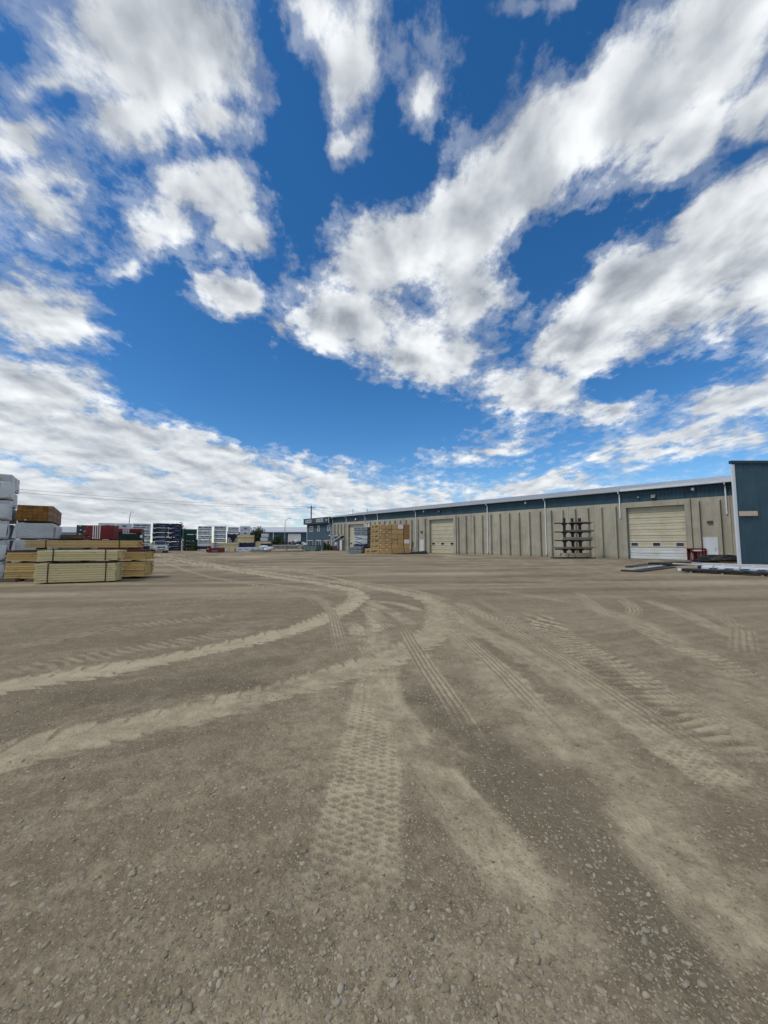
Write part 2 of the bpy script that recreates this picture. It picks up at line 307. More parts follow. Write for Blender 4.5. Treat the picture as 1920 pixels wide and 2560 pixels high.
# ------------------------------------------------------------------ mesh helpers
class MB:
    """collects geometry, then builds ONE mesh object"""
    def __init__(s): s.v = []; s.f = []; s.sm = []
    def add(s, verts, faces, smooth=False):
        o = len(s.v); s.v += [tuple(p) for p in verts]; s.f += [tuple(o+i for i in f) for f in faces]; s.sm += [smooth]*len(faces)
        return s
    def box(s, x0, y0, z0, x1, y1, z1):
        return s.add([(x0,y0,z0),(x1,y0,z0),(x1,y1,z0),(x0,y1,z0),(x0,y0,z1),(x1,y0,z1),(x1,y1,z1),(x0,y1,z1)],
                     [(0,3,2,1),(4,5,6,7),(0,1,5,4),(1,2,6,5),(2,3,7,6),(3,0,4,7)])
    def obox(s, c, size, rot=(0,0,0)):
        Mx = Euler(rot).to_matrix(); c = Vector(c); hx, hy, hz = [q/2 for q in size]
        P = [c + Mx @ Vector((sx*hx, sy*hy, sz*hz)) for sz in (-1,1) for sx, sy in ((-1,-1),(1,-1),(1,1),(-1,1))]
        return s.add(P, [(0,3,2,1),(4,5,6,7),(0,1,5,4),(1,2,6,5),(2,3,7,6),(3,0,4,7)])
    def beam(s, p0, p1, w, h):
        p0, p1 = Vector(p0), Vector(p1); d = (p1-p0).normalized()
        up = Vector((0,0,1)) if abs(d.z) < .95 else Vector((0,1,0))
        a = d.cross(up).normalized()*w/2; b = a.cross(d).normalized()*h/2
        P = [q + e for q in (p0, p1) for e in (-a-b, a-b, a+b, -a+b)]
        return s.add(P, [(0,1,2,3),(7,6,5,4),(0,4,5,1),(1,5,6,2),(2,6,7,3),(3,7,4,0)])
    def prism(s, poly, axis, a0, a1):
        """extrude a 2D polygon along axis ('x','y','z')"""
        n = len(poly)
        def pt(u, v, w): return {'x': (w,u,v), 'y': (u,w,v), 'z': (u,v,w)}[axis]
        P = [pt(u, v, a0) for u, v in poly] + [pt(u, v, a1) for u, v in poly]
        return s.add(P, [tuple(range(n)), tuple(range(2*n-1, n-1, -1))] + [(i, n+i, n+(i+1) % n, (i+1) % n) for i in range(n)])
    def tube(s, pts, r, n=8, cap=True):
        pts = [Vector(p) for p in pts]; rs = r if isinstance(r, (list, tuple)) else [r]*len(pts)
        rings = []; a = None
        for i, p in enumerate(pts):
            d = (pts[min(i+1, len(pts)-1)] - pts[max(i-1, 0)]).normalized()
            if a is None:
                ref = Vector((0,0,1)) if abs(d.z) < .9 else Vector((1,0,0)); a = d.cross(ref).normalized()
            else: a = (a - d*a.dot(d)).normalized()
            b = d.cross(a)
            rings.append([p + (a*math.cos(2*math.pi*k/n) + b*math.sin(2*math.pi*k/n))*rs[i] for k in range(n)])
        V = [q for rg in rings for q in rg]
        F = [(i*n+k, i*n+(k+1) % n, (i+1)*n+(k+1) % n, (i+1)*n+k) for i in range(len(pts)-1) for k in range(n)]
        s.add(V, F, True)
        if cap:
            s.add(rings[0], [tuple(range(n-1, -1, -1))]); s.add(rings[-1], [tuple(range(n))])
        return s
    def quad(s, a, b, c, d): return s.add([a, b, c, d], [(0,1,2,3)])
    def mesh(s, name, m):
        me = bpy.data.meshes.new(name); me.from_pydata(s.v, [], s.f); me.materials.append(m)
        bm = bmesh.new(); bm.from_mesh(me); bmesh.ops.recalc_face_normals(bm, faces=bm.faces); bm.to_mesh(me); bm.free()
        if any(s.sm): me.polygons.foreach_set('use_smooth', s.sm)
        return me
    def build(s, name, m, parent=None, loc=(0,0,0), rot=(0,0,0)):
        return link(name, s.mesh(name, m), parent, loc, rot)
def link(name, data, parent=None, loc=(0,0,0), rot=(0,0,0)):
    o = bpy.data.objects.new(name, data); COL.objects.link(o)
    o.location = loc; o.rotation_euler = rot
    if parent: o.parent = parent
    return o
def tag(o, label, cat, group=None):
    o['label'] = label; o['category'] = cat
    if group: o['group'] = group
    return o
def thing(name, label, cat, loc=(0,0,0), rz=0.0, group=None):
    o = link(name, None, None, loc, (0, 0, R(rz))); o.empty_display_size = .2
    return tag(o, label, cat, group)
def box(name, m, parent, *a): return MB().box(*a).build(name, m, parent)
CACHE = {}
def shared(key, fn):
    if key not in CACHE: CACHE[key] = fn()
    return CACHE[key]
def soft_box(key, w, d, h, m, bev=.03, cuts=0, amp=0.0, seed=0, sag=0.0):
    """box with rounded, slightly uneven faces, x 0..w, y 0..d, z 0..h; mesh data"""
    def mk():
        bm = bmesh.new(); bmesh.ops.create_cube(bm, size=1)
        for v in bm.verts: v.co = Vector(((v.co.x+.5)*w, (v.co.y+.5)*d, (v.co.z+.5)*h))
        bmesh.ops.bevel(bm, geom=list(bm.edges), offset=bev, segments=2, affect='EDGES', profile=.6)
        if cuts:
            bmesh.ops.subdivide_edges(bm, edges=[e for e in bm.edges if e.calc_length() > .3], cuts=cuts, use_grid_fill=True)
            for v in bm.verts:
                q = Vector((v.co.x*1.7+seed*3.1, v.co.y*1.7, v.co.z*2.3+seed))
                nv = mnoise.noise_vector(q)*amp + mnoise.noise_vector(q*3.1)*amp*.4
                v.co += nv
                if v.co.z < .02: v.co.z = max(v.co.z, 0)
        me = bpy.data.meshes.new('wrap'); bm.to_mesh(me); bm.free(); me.materials.append(m)
        me.polygons.foreach_set('use_smooth', [bool(cuts)]*len(me.polygons))
        return me
    return shared(('soft', key, w, d, h, m.name, seed), mk)
def text_mesh(s, size, m, depth=.004):
    def mk():
        c = bpy.data.curves.new('lettering', 'FONT'); c.body = s; c.size = size; c.align_x = 'CENTER'; c.align_y = 'CENTER'; c.extrude = depth; c.resolution_u = 2
        o = bpy.data.objects.new('lettering', c); COL.objects.link(o)
        bpy.context.view_layer.update()
        me = bpy.data.meshes.new_from_object(o.evaluated_get(bpy.context.evaluated_depsgraph_get()))
        bpy.data.objects.remove(o); me.materials.clear(); me.materials.append(m)
        return me
    return shared(('txt', s, size, m.name), mk)
def letters(s, size, m, parent, loc, rot=(R(90), 0, 0)): return link('lettering', text_mesh(s, size, m), parent, loc, rot)

# ------------------------------------------------------------------ ground: gravel yard with wheel tracks
TRACKS = [   # kind, width, strength, centre line in metres
    ('lug',0.58,1,[(-4.53,4.36),(-4.41,4.55),(-3.74,5.08),(-2.95,5.84),(-1.93,7.15),(-1.31,8.56),(-0.83,10.86),(-0.85,12.50),(-1.51,14.14),(-3.90,17.28),(-10.27,24.58),(-23.31,41.45),(-47.81,75.26)]),
    ('lug',0.62,0.75,[(-3.01,2.95),(-2.93,3.07),(-2.48,3.41),(-1.90,3.82),(-1.17,4.39),(-0.42,5.17),(0.21,5.86),(0.84,7.07),(1.26,8.83),(1.36,10.86),(0.76,12.61),(-1.27,15.38),(-5.56,20.29),(-13.56,29.86),(-30.14,52.44)]),
    ('knob',0.52,0.9,[(-0.09,5.46),(-0.09,4.33),(-0.11,3.35),(-0.13,2.64),(-0.15,2.16),(-0.13,1.79),(-0.09,1.43)]),
    ('tire',0.26,0.9,[(0.32,7.94),(0.53,5.55),(0.64,4.51),(0.71,3.72),(0.74,3.12),(0.75,2.73)]),
    ('band',0.9,0.6,[(1.49,11.20),(1.49,6.66),(1.50,4.51),(1.48,3.23),(1.46,2.39),(1.43,1.86),(1.42,1.50)]),
    ('tire',0.28,0.8,[(2.18,11.20),(2.40,6.94),(2.45,5.05),(2.44,3.80),(2.48,3.12),(2.53,2.57)]),
    ('tire',0.26,0.6,[(2.72,12.03),(2.80,7.41),(2.79,5.29),(2.76,3.98),(2.77,3.23),(2.79,2.81)]),
    ('ladder',0.6,0.95,[(3.52,9.29),(3.06,6.41),(3.04,5.55),(2.98,4.76),(2.81,3.89),(2.76,3.29),(2.67,2.71)]),
    ('ladder',0.5,0.8,[(5.11,7.94),(4.79,6.53),(4.66,5.74),(4.50,5.05),(4.49,4.45)]),
    ('knob',0.5,0.6,[(3.09,4.51),(3.12,3.89),(3.14,3.49),(3.16,3.17)]),
    ('tire',0.34,0.9,[(6.47,12.98),(5.35,9.85),(4.82,8.14)]),
    ('tire',0.34,0.9,[(7.31,12.49),(6.58,10.48),(5.88,9.19),(4.88,8.10)]),
    ('band',0.4,0.7,[(7.62,11.60),(7.04,9.29),(6.42,7.58),(6.06,6.41)]),
    ('tire',0.34,0.6,[(8.07,9.85),(7.06,7.94),(6.24,6.66)]),
    ('tire',0.36,0.6,[(7.26,7.94),(5.25,5.74)]),
    ('tire',0.24,0.95,[(-2.54,12.98),(-1.96,11.52),(-1.24,9.24),(-0.95,7.72),(-0.63,5.93),(-0.46,5.34)]),
    ('knob',0.35,0.8,[(-0.77,8.35),(-0.39,6.94),(-0.20,5.74),(-0.16,5.37)]),
    ('band',0.42,0.9,[(-0.38,10.48),(-0.16,7.94),(-0.10,6.41),(-0.11,5.55)]),
    ('tire',0.3,0.9,[(-0.62,10.16),(-0.09,8.56),(0.28,6.94)]),
    ('band',0.35,0.8,[(-0.57,11.20),(0.19,9.29),(0.62,7.58)]),
    ('band',0.4,0.9,[(-8.54,25.84),(-4.47,21.67),(-0.95,15.46),(0.67,12.98),(1.38,11.20),(1.43,9.29)]),
    ('band',0.35,0.8,[(-6.31,19.11),(-3.34,16.23),(-1.39,13.52),(-0.80,11.20)]),
    ('tire',0.26,0.8,[(-6.02,16.23),(-3.76,13.52),(-2.47,12.03),(-1.51,9.85)]),
    ('band',0.35,0.8,[(-0.69,11.20),(0.43,10.48),(0.95,9.29)]),
    ('band',0.35,0.7,[(-1.76,17.09),(0.58,14.11),(1.84,11.20),(2.48,7.58)]),
    ('band',0.55,0.6,[(-34.24,55.09),(-19.43,34.78),(-11.38,25.04),(-7.16,21.67)]),
    ('band',0.45,0.6,[(-38.62,66.54),(-13.51,32.66),(-4.80,23.23),(0.00,15.46)]),
    ('ladder',0.5,0.45,[(-4.96,4.90),(-4.49,5.50),(-3.62,6.36),(-2.45,7.51)]),
    ('ladder',0.45,0.4,[(-5.93,5.84),(-5.72,6.53),(-4.88,7.79),(-2.99,9.14)]),
    ('ladder',0.45,0.35,[(-7.71,9.29),(-6.38,10.16),(-3.95,12.03)]),
    ('dark',0.45,0.9,[(1.19,3.22),(1.19,2.61),(1.19,2.20),(1.22,1.90),(1.22,1.72),(1.26,1.57),(1.30,1.45)]),
    ('dark',0.32,0.8,[(0.60,4.11),(0.65,3.29),(0.71,2.70),(0.81,2.44),(0.91,2.23),(0.98,1.90)]),
    ('dark',0.35,0.6,[(3.01,5.96),(2.65,3.99),(2.49,3.22),(2.44,2.70)]),
    ('dark',0.3,0.55,[(1.52,7.14),(1.80,5.11),(1.80,3.69)]),
    ('dark',0.5,0.55,[(-3.96,4.11),(-3.03,4.48),(-2.09,5.11),(-1.02,5.84)]),
    ('dark',0.35,0.5,[(-2.77,2.91),(-2.28,3.15),(-1.67,3.52),(-0.62,4.11)]),
    ('tire',0.3,0.7,[(2.49,8.41),(2.49,5.72),(2.51,3.79),(2.57,2.91),(2.60,2.56)]),
    ('tire',0.26,0.7,[(1.30,8.41),(1.49,5.50),(1.53,4.11),(1.52,3.29)]),
    ('band',0.32,0.8,[(1.59,8.66),(2.08,6.08),(2.25,4.11),(2.31,3.08),(2.38,2.52)]),
    ('band',0.4,0.9,[(1.49,2.61),(1.49,2.23),(1.49,1.90),(1.50,1.63),(1.48,1.47)]),
    ('knob',0.45,0.7,[(2.27,3.44),(2.35,2.96),(2.38,2.52)]),
    ('tire',0.3,0.6,[(1.34,10.23),(2.49,8.41),(3.01,6.08),(3.09,4.48),(3.06,3.44)]),
    ('band',0.35,0.7,[(-24.02,40.15),(-9.03,19.42),(-4.16,15.20),(-1.67,12.83),(-0.37,10.61)]),
    ('band',0.35,0.7,[(-22.63,43.97),(-6.72,20.87),(-1.26,15.20),(0.96,11.47)]),
    ('tire',0.3,0.7,[(-3.11,12.49),(-1.90,11.47),(-1.28,9.87)]),
    ('band',0.4,0.85,[(-0.09,5.26),(0.00,4.46),(0.11,3.82),(0.27,3.27),(0.47,2.64),(0.62,2.19),(0.72,1.83),(0.84,1.55),(0.90,1.40)]),
    ('band',0.6,0.5,[(3.19,14.11),(5.06,11.20),(5.19,7.94),(4.29,5.05),(3.73,3.72)])]
DAMP = [(-1.85, 4.6, 1.0, .35), (-2.9, 4.3, .8, .3), (2.95, 4.95, .35, .18), (.45, 4.1, .5, .5), (9.7, 13.5, 2.2, .25), (9.5, 17.1, 3, .5), (4.8, 16.2, 3.4, .6), (-.5, 4.9, .5, .25), (1.0, 2.9, .5, .8), (-11, 21, 3, 1.2), (1.15, 2.0, .35, .6)]

def vnoise(x, y, seed=0):
    ix = np.floor(x).astype(np.int64); iy = np.floor(y).astype(np.int64); fx = x-ix; fy = y-iy
    def h(a, b):
        n = (a*374761393 + b*668265263 + seed*974634777) & 0xffffffff
        n = ((n ^ (n >> 13))*1274126177) & 0xffffffff
        return ((n ^ (n >> 16)) & 0xffff)/65535.0
    u = fx*fx*(3-2*fx); v = fy*fy*(3-2*fy)
    return (h(ix, iy)*(1-u) + h(ix+1, iy)*u)*(1-v) + (h(ix, iy+1)*(1-u) + h(ix+1, iy+1)*u)*v
def fbm(x, y, seed, oct=4, rough=.55):
    a = 0; amp = 1; tot = 0
    for o in range(oct):
        a = a + amp*vnoise(x*2**o + 17.3*o, y*2**o - 9.1*o, seed+o); tot += amp; amp *= rough
    return a/tot
def sstep(x, lo, hi):
    t = np.clip((x-lo)/(hi-lo), 0, 1); return t*t*(3-2*t)
def smooth_line(P, n=10):
    P = [np.array(p, float) for p in P]; P = [2*P[0]-P[1]] + P + [2*P[-1]-P[-2]]; out = []
    for i in range(1, len(P)-2):
        for k in range(n):
            t = k/n; a, b, c, d = P[i-1:i+3]
            out.append(.5*((2*b) + (c-a)*t + (2*a-5*b+4*c-d)*t*t + (3*b-a-3*c+d)*t**3))
    out.append(P[-2]); return np.array(out)
def ground_fields(x, y):
    r = np.hypot(x, y)
    near = np.clip(1.6 - r/9, 0, 1)
    h = (fbm(x*.35, y*.35, 3, 3)-.5)*.05*np.clip(1.5-r/12, 0, 1)
    h = h + (fbm(x*2.2, y*2.2, 5, 3)-.5)*.022*np.clip(2.0-r/8, 0, 1)
    h = h + (fbm(x*11, y*11, 7, 3)-.5)*.016*near
    h = h + (vnoise(x*42, y*42, 9)-.5)*.007*np.clip(1.4-r/4, 0, 1)
    # broad lighter and darker drifts, drawn out across the yard by traffic
    dust = .17 + .60*(fbm(x*.22+3, y*.5, 21, 4)-.5)
    far = sstep(r, 9, 16)
    streak = fbm(x*.10+.3*y*.1, y*.95-.12*x, 31, 4, .6)-.5
    dust = dust + far*(1.5*streak + .10)
    damp = sstep(fbm(x*.16-.02*y, y*.8, 41, 4, .6), .60, .74)*far*.55
    damp = damp + sstep(fbm(x*.9, y*.9, 43, 4), .60, .78)*.30*(1-far)
    for cx, cy, rx, ry in DAMP:
        q = np.hypot((x-cx)/rx, (y-cy)/ry) + (fbm(x*2.5, y*2.5, 47, 3)-.5)*1.1
        damp = np.maximum(damp, .8*sstep(q, 1.1, .35))
    lines = fbm((x*.94+y*.34)*.5, (y*.94-x*.34)*6.5 + .8*np.sin(x*.5), 57, 3)-.5
    dust = dust + lines*.45*(1-far)
    brk = fbm(x*1.6, y*1.6, 51, 4); fine = fbm(x*7, y*7, 53, 3)
    for ti, (kind, w, st, pts) in enumerate(TRACKS):
        L = smooth_line(pts); lo = L.min(0)-w; hi = L.max(0)+w
        idx = np.nonzero((x > lo[0]) & (x < hi[0]) & (y > lo[1]) & (y < hi[1]))[0]
        if not len(idx): continue
        X = x[idx]; Y = y[idx]; bd = np.full(len(idx), 1e9); bq = np.zeros(len(idx)); bs = np.zeros(len(idx)); s0 = 0
        tot = np.hypot(*(L[1:]-L[:-1]).T).sum()
        for a, b in zip(L[:-1], L[1:]):
            e = b-a; ln = math.hypot(*e); ex, ey = e/ln
            s = (X-a[0])*ex + (Y-a[1])*ey; q = -(X-a[0])*ey + (Y-a[1])*ex
            over = np.maximum(np.maximum(-s, s-ln), 0); d = np.hypot(q, over)
            m = d < bd; bd[m] = d[m]; bq[m] = q[m]; bs[m] = s0+s[m]; s0 += ln
        hw = w/2; q = bq/hw; aq = bd/hw
        end = sstep(bs, 0, .12*tot+.2)*sstep(tot-bs, 0, (.22 if kind in ('tire', 'knob') else .12)*tot+.2) if kind != 'lug' else 1.0
        bk = brk[idx]; fn = fine[idx]
        lg = .6*vnoise(q*3.2+ti*7.7, bs*1.1, 71) + .4*vnoise(q*9+ti*3.1, bs*2.6, 73)      # drawn-out scuffs along the wheel path
        if kind == 'lug':
            ph = bs/.25 + np.where(q > 0, .5, 0) - np.abs(q)*.55 + (bk-.5)*1.1 + (fn-.5)*.16
            saw = ph-np.floor(ph)
            edge = .74 + .46*saw*sstep(bk, .2, .5) + (fn-.5)*.42 + (bk-.5)*.3
            ins = sstep(aq, edge+.16, edge-.16)
            groove = sstep(saw, .20, .03)*sstep(aq, .30, .65)*ins*sstep(fn, .3, .55)
            dd = ins*(.74-.6*groove+.34*lg+.25*(fn-.5)); hh = ins*(-.012 - .010*groove) + .010*sstep(np.abs(aq-edge-.14), .24, .02)*fn
            dk = groove*.75 + sstep(np.abs(aq-edge-.12), .22, .02)*.42*fn
        elif kind == 'ladder':
            ph = bs/.15 + q*.45 + (bk-.5)*1.2 + (fn-.5)*.35; wv = .5+.5*np.cos(2*np.pi*ph)
            ins = sstep(aq, 1.12, .82); dd = ins*(.18+.70*sstep(wv, .3, .7)); hh = ins*(sstep(wv, .3, .7)*.015-.011)*(.5+fn); dk = ins*sstep(wv, .42, .1)*.42
        elif kind == 'tire':
            ribs = .5+.5*np.cos(np.pi*q*4.0 + (fn-.5)*1.4); blk = .5+.5*np.cos(2*np.pi*(bs/.075 + .5*np.floor(q*2.0+8)))
            ins = sstep(aq, 1.1, .86); dd = ins*(.30+.55*sstep(ribs, .25, .6)*(.65+.35*blk)); hh = ins*(ribs*.010*(.5+.5*blk)-.009)*(.4+fn); dk = ins*sstep(ribs, .35, .05)*.42
        elif kind == 'knob':
            row = np.floor(q*3.5+20); blk = .5+.5*np.cos(2*np.pi*(bs/.062 + .5*row + (fn-.5)*1.0 + (bk-.5)*2)); col = .5+.5*np.cos(2*np.pi*q*3.5 + (fn-.5)*1.5)
            pad = sstep(blk*.5+col*.3+fn*.4, .35, .75)
            ins = sstep(aq, 1.15+.12*(blk-.5)+(fn-.5)*.5, .75); dd = ins*(.50+.45*pad); hh = ins*(pad*.007-.007)*(.3+1.2*fn); dk = ins*(1-pad)*.20
        elif kind == 'dark':
            ins = sstep(aq + (fn-.5)*1.0 + (bk-.5)*.8, 1.15, .5); dd = ins*(.02+.3*np.maximum(lg-.5, 0)); hh = ins*.006*fn; dk = ins*(.15+.35*fn+.4*lg)
        else:
            ins = sstep(aq + (fn-.5)*.6 + (lg-.5)*.7, 1.2, .6)*sstep(bk, .15, .40); dd = ins*(.30+.45*fn+.60*lg-.12); dk = 0*ins; hh = -ins*.006; dk = 0*ins
        k = st*end*sstep(bk, .16, .42)
        amt = np.clip(k*ins, 0, 1)
        dust[idx] = dust[idx]*(1-amt) + amt*np.clip(dd/np.maximum(ins, .02), 0, 1.0)
        damp[idx] = damp[idx]*(1-.85*amt) + np.clip(dk*k, 0, 1)
        h[idx] = h[idx]*(1-.5*amt) + hh*k
    dust = dust + (vnoise(x*23, y*23, 81)-.5)*.30*np.clip(1.6-r/6, 0, 1) + (vnoise(x*51, y*51, 83)-.5)*.26*np.clip(1.5-r/3, 0, 1)
    dust = dust + (fine-.5)*.55*np.clip(1.5-r/14, .25, 1)
    h = np.where(r > 13.5, np.minimum(h, .004), h)
    return h, np.clip(dust, 0, 1), np.clip(damp, 0, 1)

def build_ground():
    az = np.concatenate([np.linspace(-56, 56, 700), np.linspace(56, 304, 64)[1:-1]]); az = np.radians(az); na = len(az)
    rr = np.concatenate([[.12, .4, .7, .9], 1/np.linspace(1/1.05, 1/85.0, 660), np.geomspace(85, 3500, 26)[1:]]); nr = len(rr)
    Rg, Ag = np.meshgrid(rr, az, indexing='ij')
    x = (Rg*np.sin(Ag)).ravel(); y = (Rg*np.cos(Ag)).ravel()
    h, dust, damp = ground_fields(x, y)
    co = np.stack([x, y, h], 1).astype(np.float32)
    co = np.concatenate([[[0, 0, h[0]]], co]).astype(np.float32)
    i, j = np.meshgrid(np.arange(nr-1), np.arange(na), indexing='ij'); j2 = (j+1) % na
    q = np.stack([i*na+j, i*na+j2, (i+1)*na+j2, (i+1)*na+j], -1).reshape(-1, 4)+1
    q = q[:, ::-1]
    jj = np.arange(na); tri = np.stack([np.zeros(na, int), 1+(jj+1) % na, 1+jj], 1)
    me = bpy.data.meshes.new('ground')
    me.vertices.add(len(co)); me.vertices.foreach_set('co', co.ravel())
    loops = np.concatenate([q.ravel(), tri.ravel()]); starts = np.concatenate([np.arange(len(q))*4, len(q)*4+np.arange(na)*3])
    me.loops.add(len(loops)); me.loops.foreach_set('vertex_index', loops.astype(np.int32))
    me.polygons.add(len(starts)); me.polygons.foreach_set('loop_start', starts.astype(np.int32))
    me.update(calc_edges=True)
    me.polygons.foreach_set('use_smooth', np.ones(len(starts), bool))
    for nm, arr in (('dust', dust), ('damp', damp)):
        a = me.attributes.new(nm, 'FLOAT', 'POINT'); a.data.foreach_set('value', np.concatenate([[arr[0]], arr]).astype(np.float32))
    m = bpy.data.materials.new('gravel_yard'); m.use_nodes = True
    t = m.node_tree; g = NG(t); p = t.nodes['Principled BSDF']
    pos = g.n('ShaderNodeNewGeometry').outputs['Position']
    du = g.n('ShaderNodeAttribute', attribute_name='dust').outputs['Fac']; da = g.n('ShaderNodeAttribute', attribute_name='damp').outputs['Fac']
    n1 = g.noise(pos, 1.1, 6, .65); n2 = g.noise(pos, 26, 4, .65)
    dd = g.m('ADD', du, g.m('MULTIPLY', g.m('SUBTRACT', n2, .5), .55))
    c = g.mix(g.step(dd, .05, .95, kind='LINEAR'), (.196, .156, .098), (.478, .396, .258))
    c = g.mix(g.step(n1, .35, .7, 0, .35), c, (.30, .236, .151))
    c = g.mix(g.m('MULTIPLY', da, .75), c, (.120, .096, .064))
    c = g.mix(g.m('MULTIPLY', g.step(g.noise(pos, 48, 5, .7), .56, .70), g.step(du, .9, .2, .25, .75)), c, (.085, .068, .045))
    # grit: small stones set in the dirt
    for sc_, lo, amt, ca, cb in ((30, .34, .8, (.145, .118, .080), (.44, .378, .275)), (70, .36, .7, (.11, .088, .058), (.38, .32, .225))):
        vn = g.n('ShaderNodeTexVoronoi'); g.put(vn.inputs['Vector'], pos); vn.inputs['Scale'].default_value = sc_
        cell = g.n('ShaderNodeSeparateColor'); g.put(cell.inputs[0], vn.outputs['Color'])
        k = g.m('MULTIPLY', g.step(vn.outputs['Distance'], lo, lo-.12), g.step(cell.outputs[0], .42, .5))
        k = g.m('MULTIPLY', g.m('MULTIPLY', k, amt), g.step(du, .75, .25, .35, 1.0))
        c = g.mix(k, c, g.mix(cell.outputs[1], ca, cb))
    g.put(p.inputs['Base Color'], c); p.inputs['Roughness'].default_value = .95; p.inputs['Specular IOR Level'].default_value = .12
    b1 = g.n('ShaderNodeBump'); b1.inputs['Strength'].default_value = .8; b1.inputs['Distance'].default_value = .018
    hgt = g.m('ADD', g.m('MULTIPLY', g.noise(pos, 30, 5, .65), 1.0), g.m('MULTIPLY', g.vor(pos, 55), -.35))
    g.put(b1.inputs['Height'], hgt); g.put(p.inputs['Normal'], b1.outputs[0])
    me.materials.append(m)
    o = link('ground', me); o['kind'] = 'structure'
    return o
build_ground()

def build_gravel():
    rng = np.random.default_rng(7)
    ico = {}
    for lv in (1, 2):
        bm = bmesh.new(); bmesh.ops.create_icosphere(bm, subdivisions=lv, radius=1)
        ico[lv] = (np.array([v.co[:] for v in bm.verts]), np.array([[v.index for v in f.verts] for f in bm.faces])); bm.free()
    VV, FF, TT = [], [], []; off = 0
    def scatter(n, r0, r1, smin, smax, lv, power, thr):
        nonlocal off
        u = rng.random(n); r = 1/(1/r0 + u*(1/r1-1/r0)) if power else np.sqrt(r0**2 + u*(r1**2-r0**2))
        a = np.radians(rng.uniform(-52, 52, n)); x = r*np.sin(a); y = r*np.cos(a)
        clump = fbm(x*.8, y*.8, 61, 3)*.6 + fbm(x*2.6, y*2.6, 63, 2)*.4 + .13*sstep(-x, -.5, 1.5)*sstep(r, 5, 2)
        h, du, dm = ground_fields(x, y)
        keep = (clump - .30*du + rng.random(n)*.16 > thr)
        x, y, h = x[keep], y[keep], h[keep]; n = len(x)
        s = smin*(smax/smin)**(rng.random(n)**2.3)
        base, faces = ico[lv]; nv = len(base)
        proto = []
        for k in range(14):
            d = base/np.linalg.norm(base, axis=1)[:, None]
            wob = 1 + .22*np.sin(d @ rng.normal(size=3)*2.2 + rng.random()*6) + .14*np.sin(d @ rng.normal(size=3)*4 + rng.random()*6)
            proto.append(d*wob[:, None]*np.array([1.0, rng.uniform(.6, .95), rng.uniform(.38, .62)]))
        proto = np.array(proto)[rng.integers(0, 14, n)]
        ang = rng.uniform(0, 6.283, n); ca, sa = np.cos(ang), np.sin(ang); tl = rng.normal(0, .22, n)
        P = proto*s[:, None, None]
        X = P[:, :, 0]; Y = P[:, :, 1]; Z = P[:, :, 2] + P[:, :, 0]*tl[:, None]
        V = np.stack([X*ca[:, None]-Y*sa[:, None]+x[:, None], X*sa[:, None]+Y*ca[:, None]+y[:, None], Z + (h + s*rng.uniform(-.30, .12, n))[:, None]], -1)
        VV.append(V.reshape(-1, 3)); FF.append((faces[None] + (np.arange(n)*nv)[:, None, None]).reshape(-1, 3)+off); TT.append(np.repeat(rng.random(n), nv)); off += n*nv
    scatter(2300, 1.25, 5.0, .007, .020, 2, True, .50)
    scatter(36000, 1.25, 7.0, .003, .010, 1, True, .34)
    scatter(9000, 4.0, 16.0, .007, .020, 1, True, .46)
    nsm = len(FF[0])
    V = np.concatenate(VV).astype(np.float32); F = np.concatenate(FF).astype(np.int32)
    me = bpy.data.meshes.new('gravel'); me.vertices.add(len(V)); me.vertices.foreach_set('co', V.ravel())
    me.loops.add(F.size); me.loops.foreach_set('vertex_index', F.ravel()); me.polygons.add(len(F)); me.polygons.foreach_set('loop_start', np.arange(len(F), dtype=np.int32)*3)
    me.update(calc_edges=True); me.polygons.foreach_set('use_smooth', np.arange(len(F)) < nsm)
    a = me.attributes.new('tone', 'FLOAT', 'POINT'); a.data.foreach_set('value', np.concatenate(TT).astype(np.float32))
    m = bpy.data.materials.new('pebbles'); m.use_nodes = True; g = NG(m.node_tree); p = m.node_tree.nodes['Principled BSDF']
    tn = g.n('ShaderNodeAttribute', attribute_name='tone').outputs['Fac']; pos = g.n('ShaderNodeNewGeometry').outputs['Position']
    c = g.mix(g.step(tn, 0, 1, kind='LINEAR'), (.180, .147, .097), (.40, .342, .240))
    c = g.mix(g.m('MULTIPLY', g.step(g.m('FRACT', g.m('MULTIPLY', tn, 17.3)), .72, .8), .6), c, (.31, .28, .225))
    c = g.mix(g.step(g.noise(pos, 60, 4), .45, .7, 0, .5), c, (.27, .215, .14))
    g.put(p.inputs['Base Color'], c); p.inputs['Roughness'].default_value = .95; p.inputs['Specular IOR Level'].default_value = .1
    me.materials.append(m)
    o = link('gravel', me); o['kind'] = 'stuff'
    tag(o, 'loose rounded pebbles scattered over the brown dirt yard', 'gravel')
build_gravel()

# ------------------------------------------------------------------ warehouse (local x runs along the wall, y into the building)
WX, WY, WR = 33.65, 28.74, -49.5
EAVE, CONC = 6.98, 5.70
wh = thing('warehouse', 'long concrete warehouse with ribbed wall panels and teal metal band', 'warehouse', (WX, WY, 0), WR)
def to_world(x, y, z=0):
    c, s = math.cos(R(WR)), math.sin(R(WR)); return (WX + x*c - y*s, WY + x*s + y*c, z)
DOORS = [(8.85, 13.65), (36.05, 40.80), (57.55, 62.55)]           # overhead door openings, metres along the wall
DH = 5.15

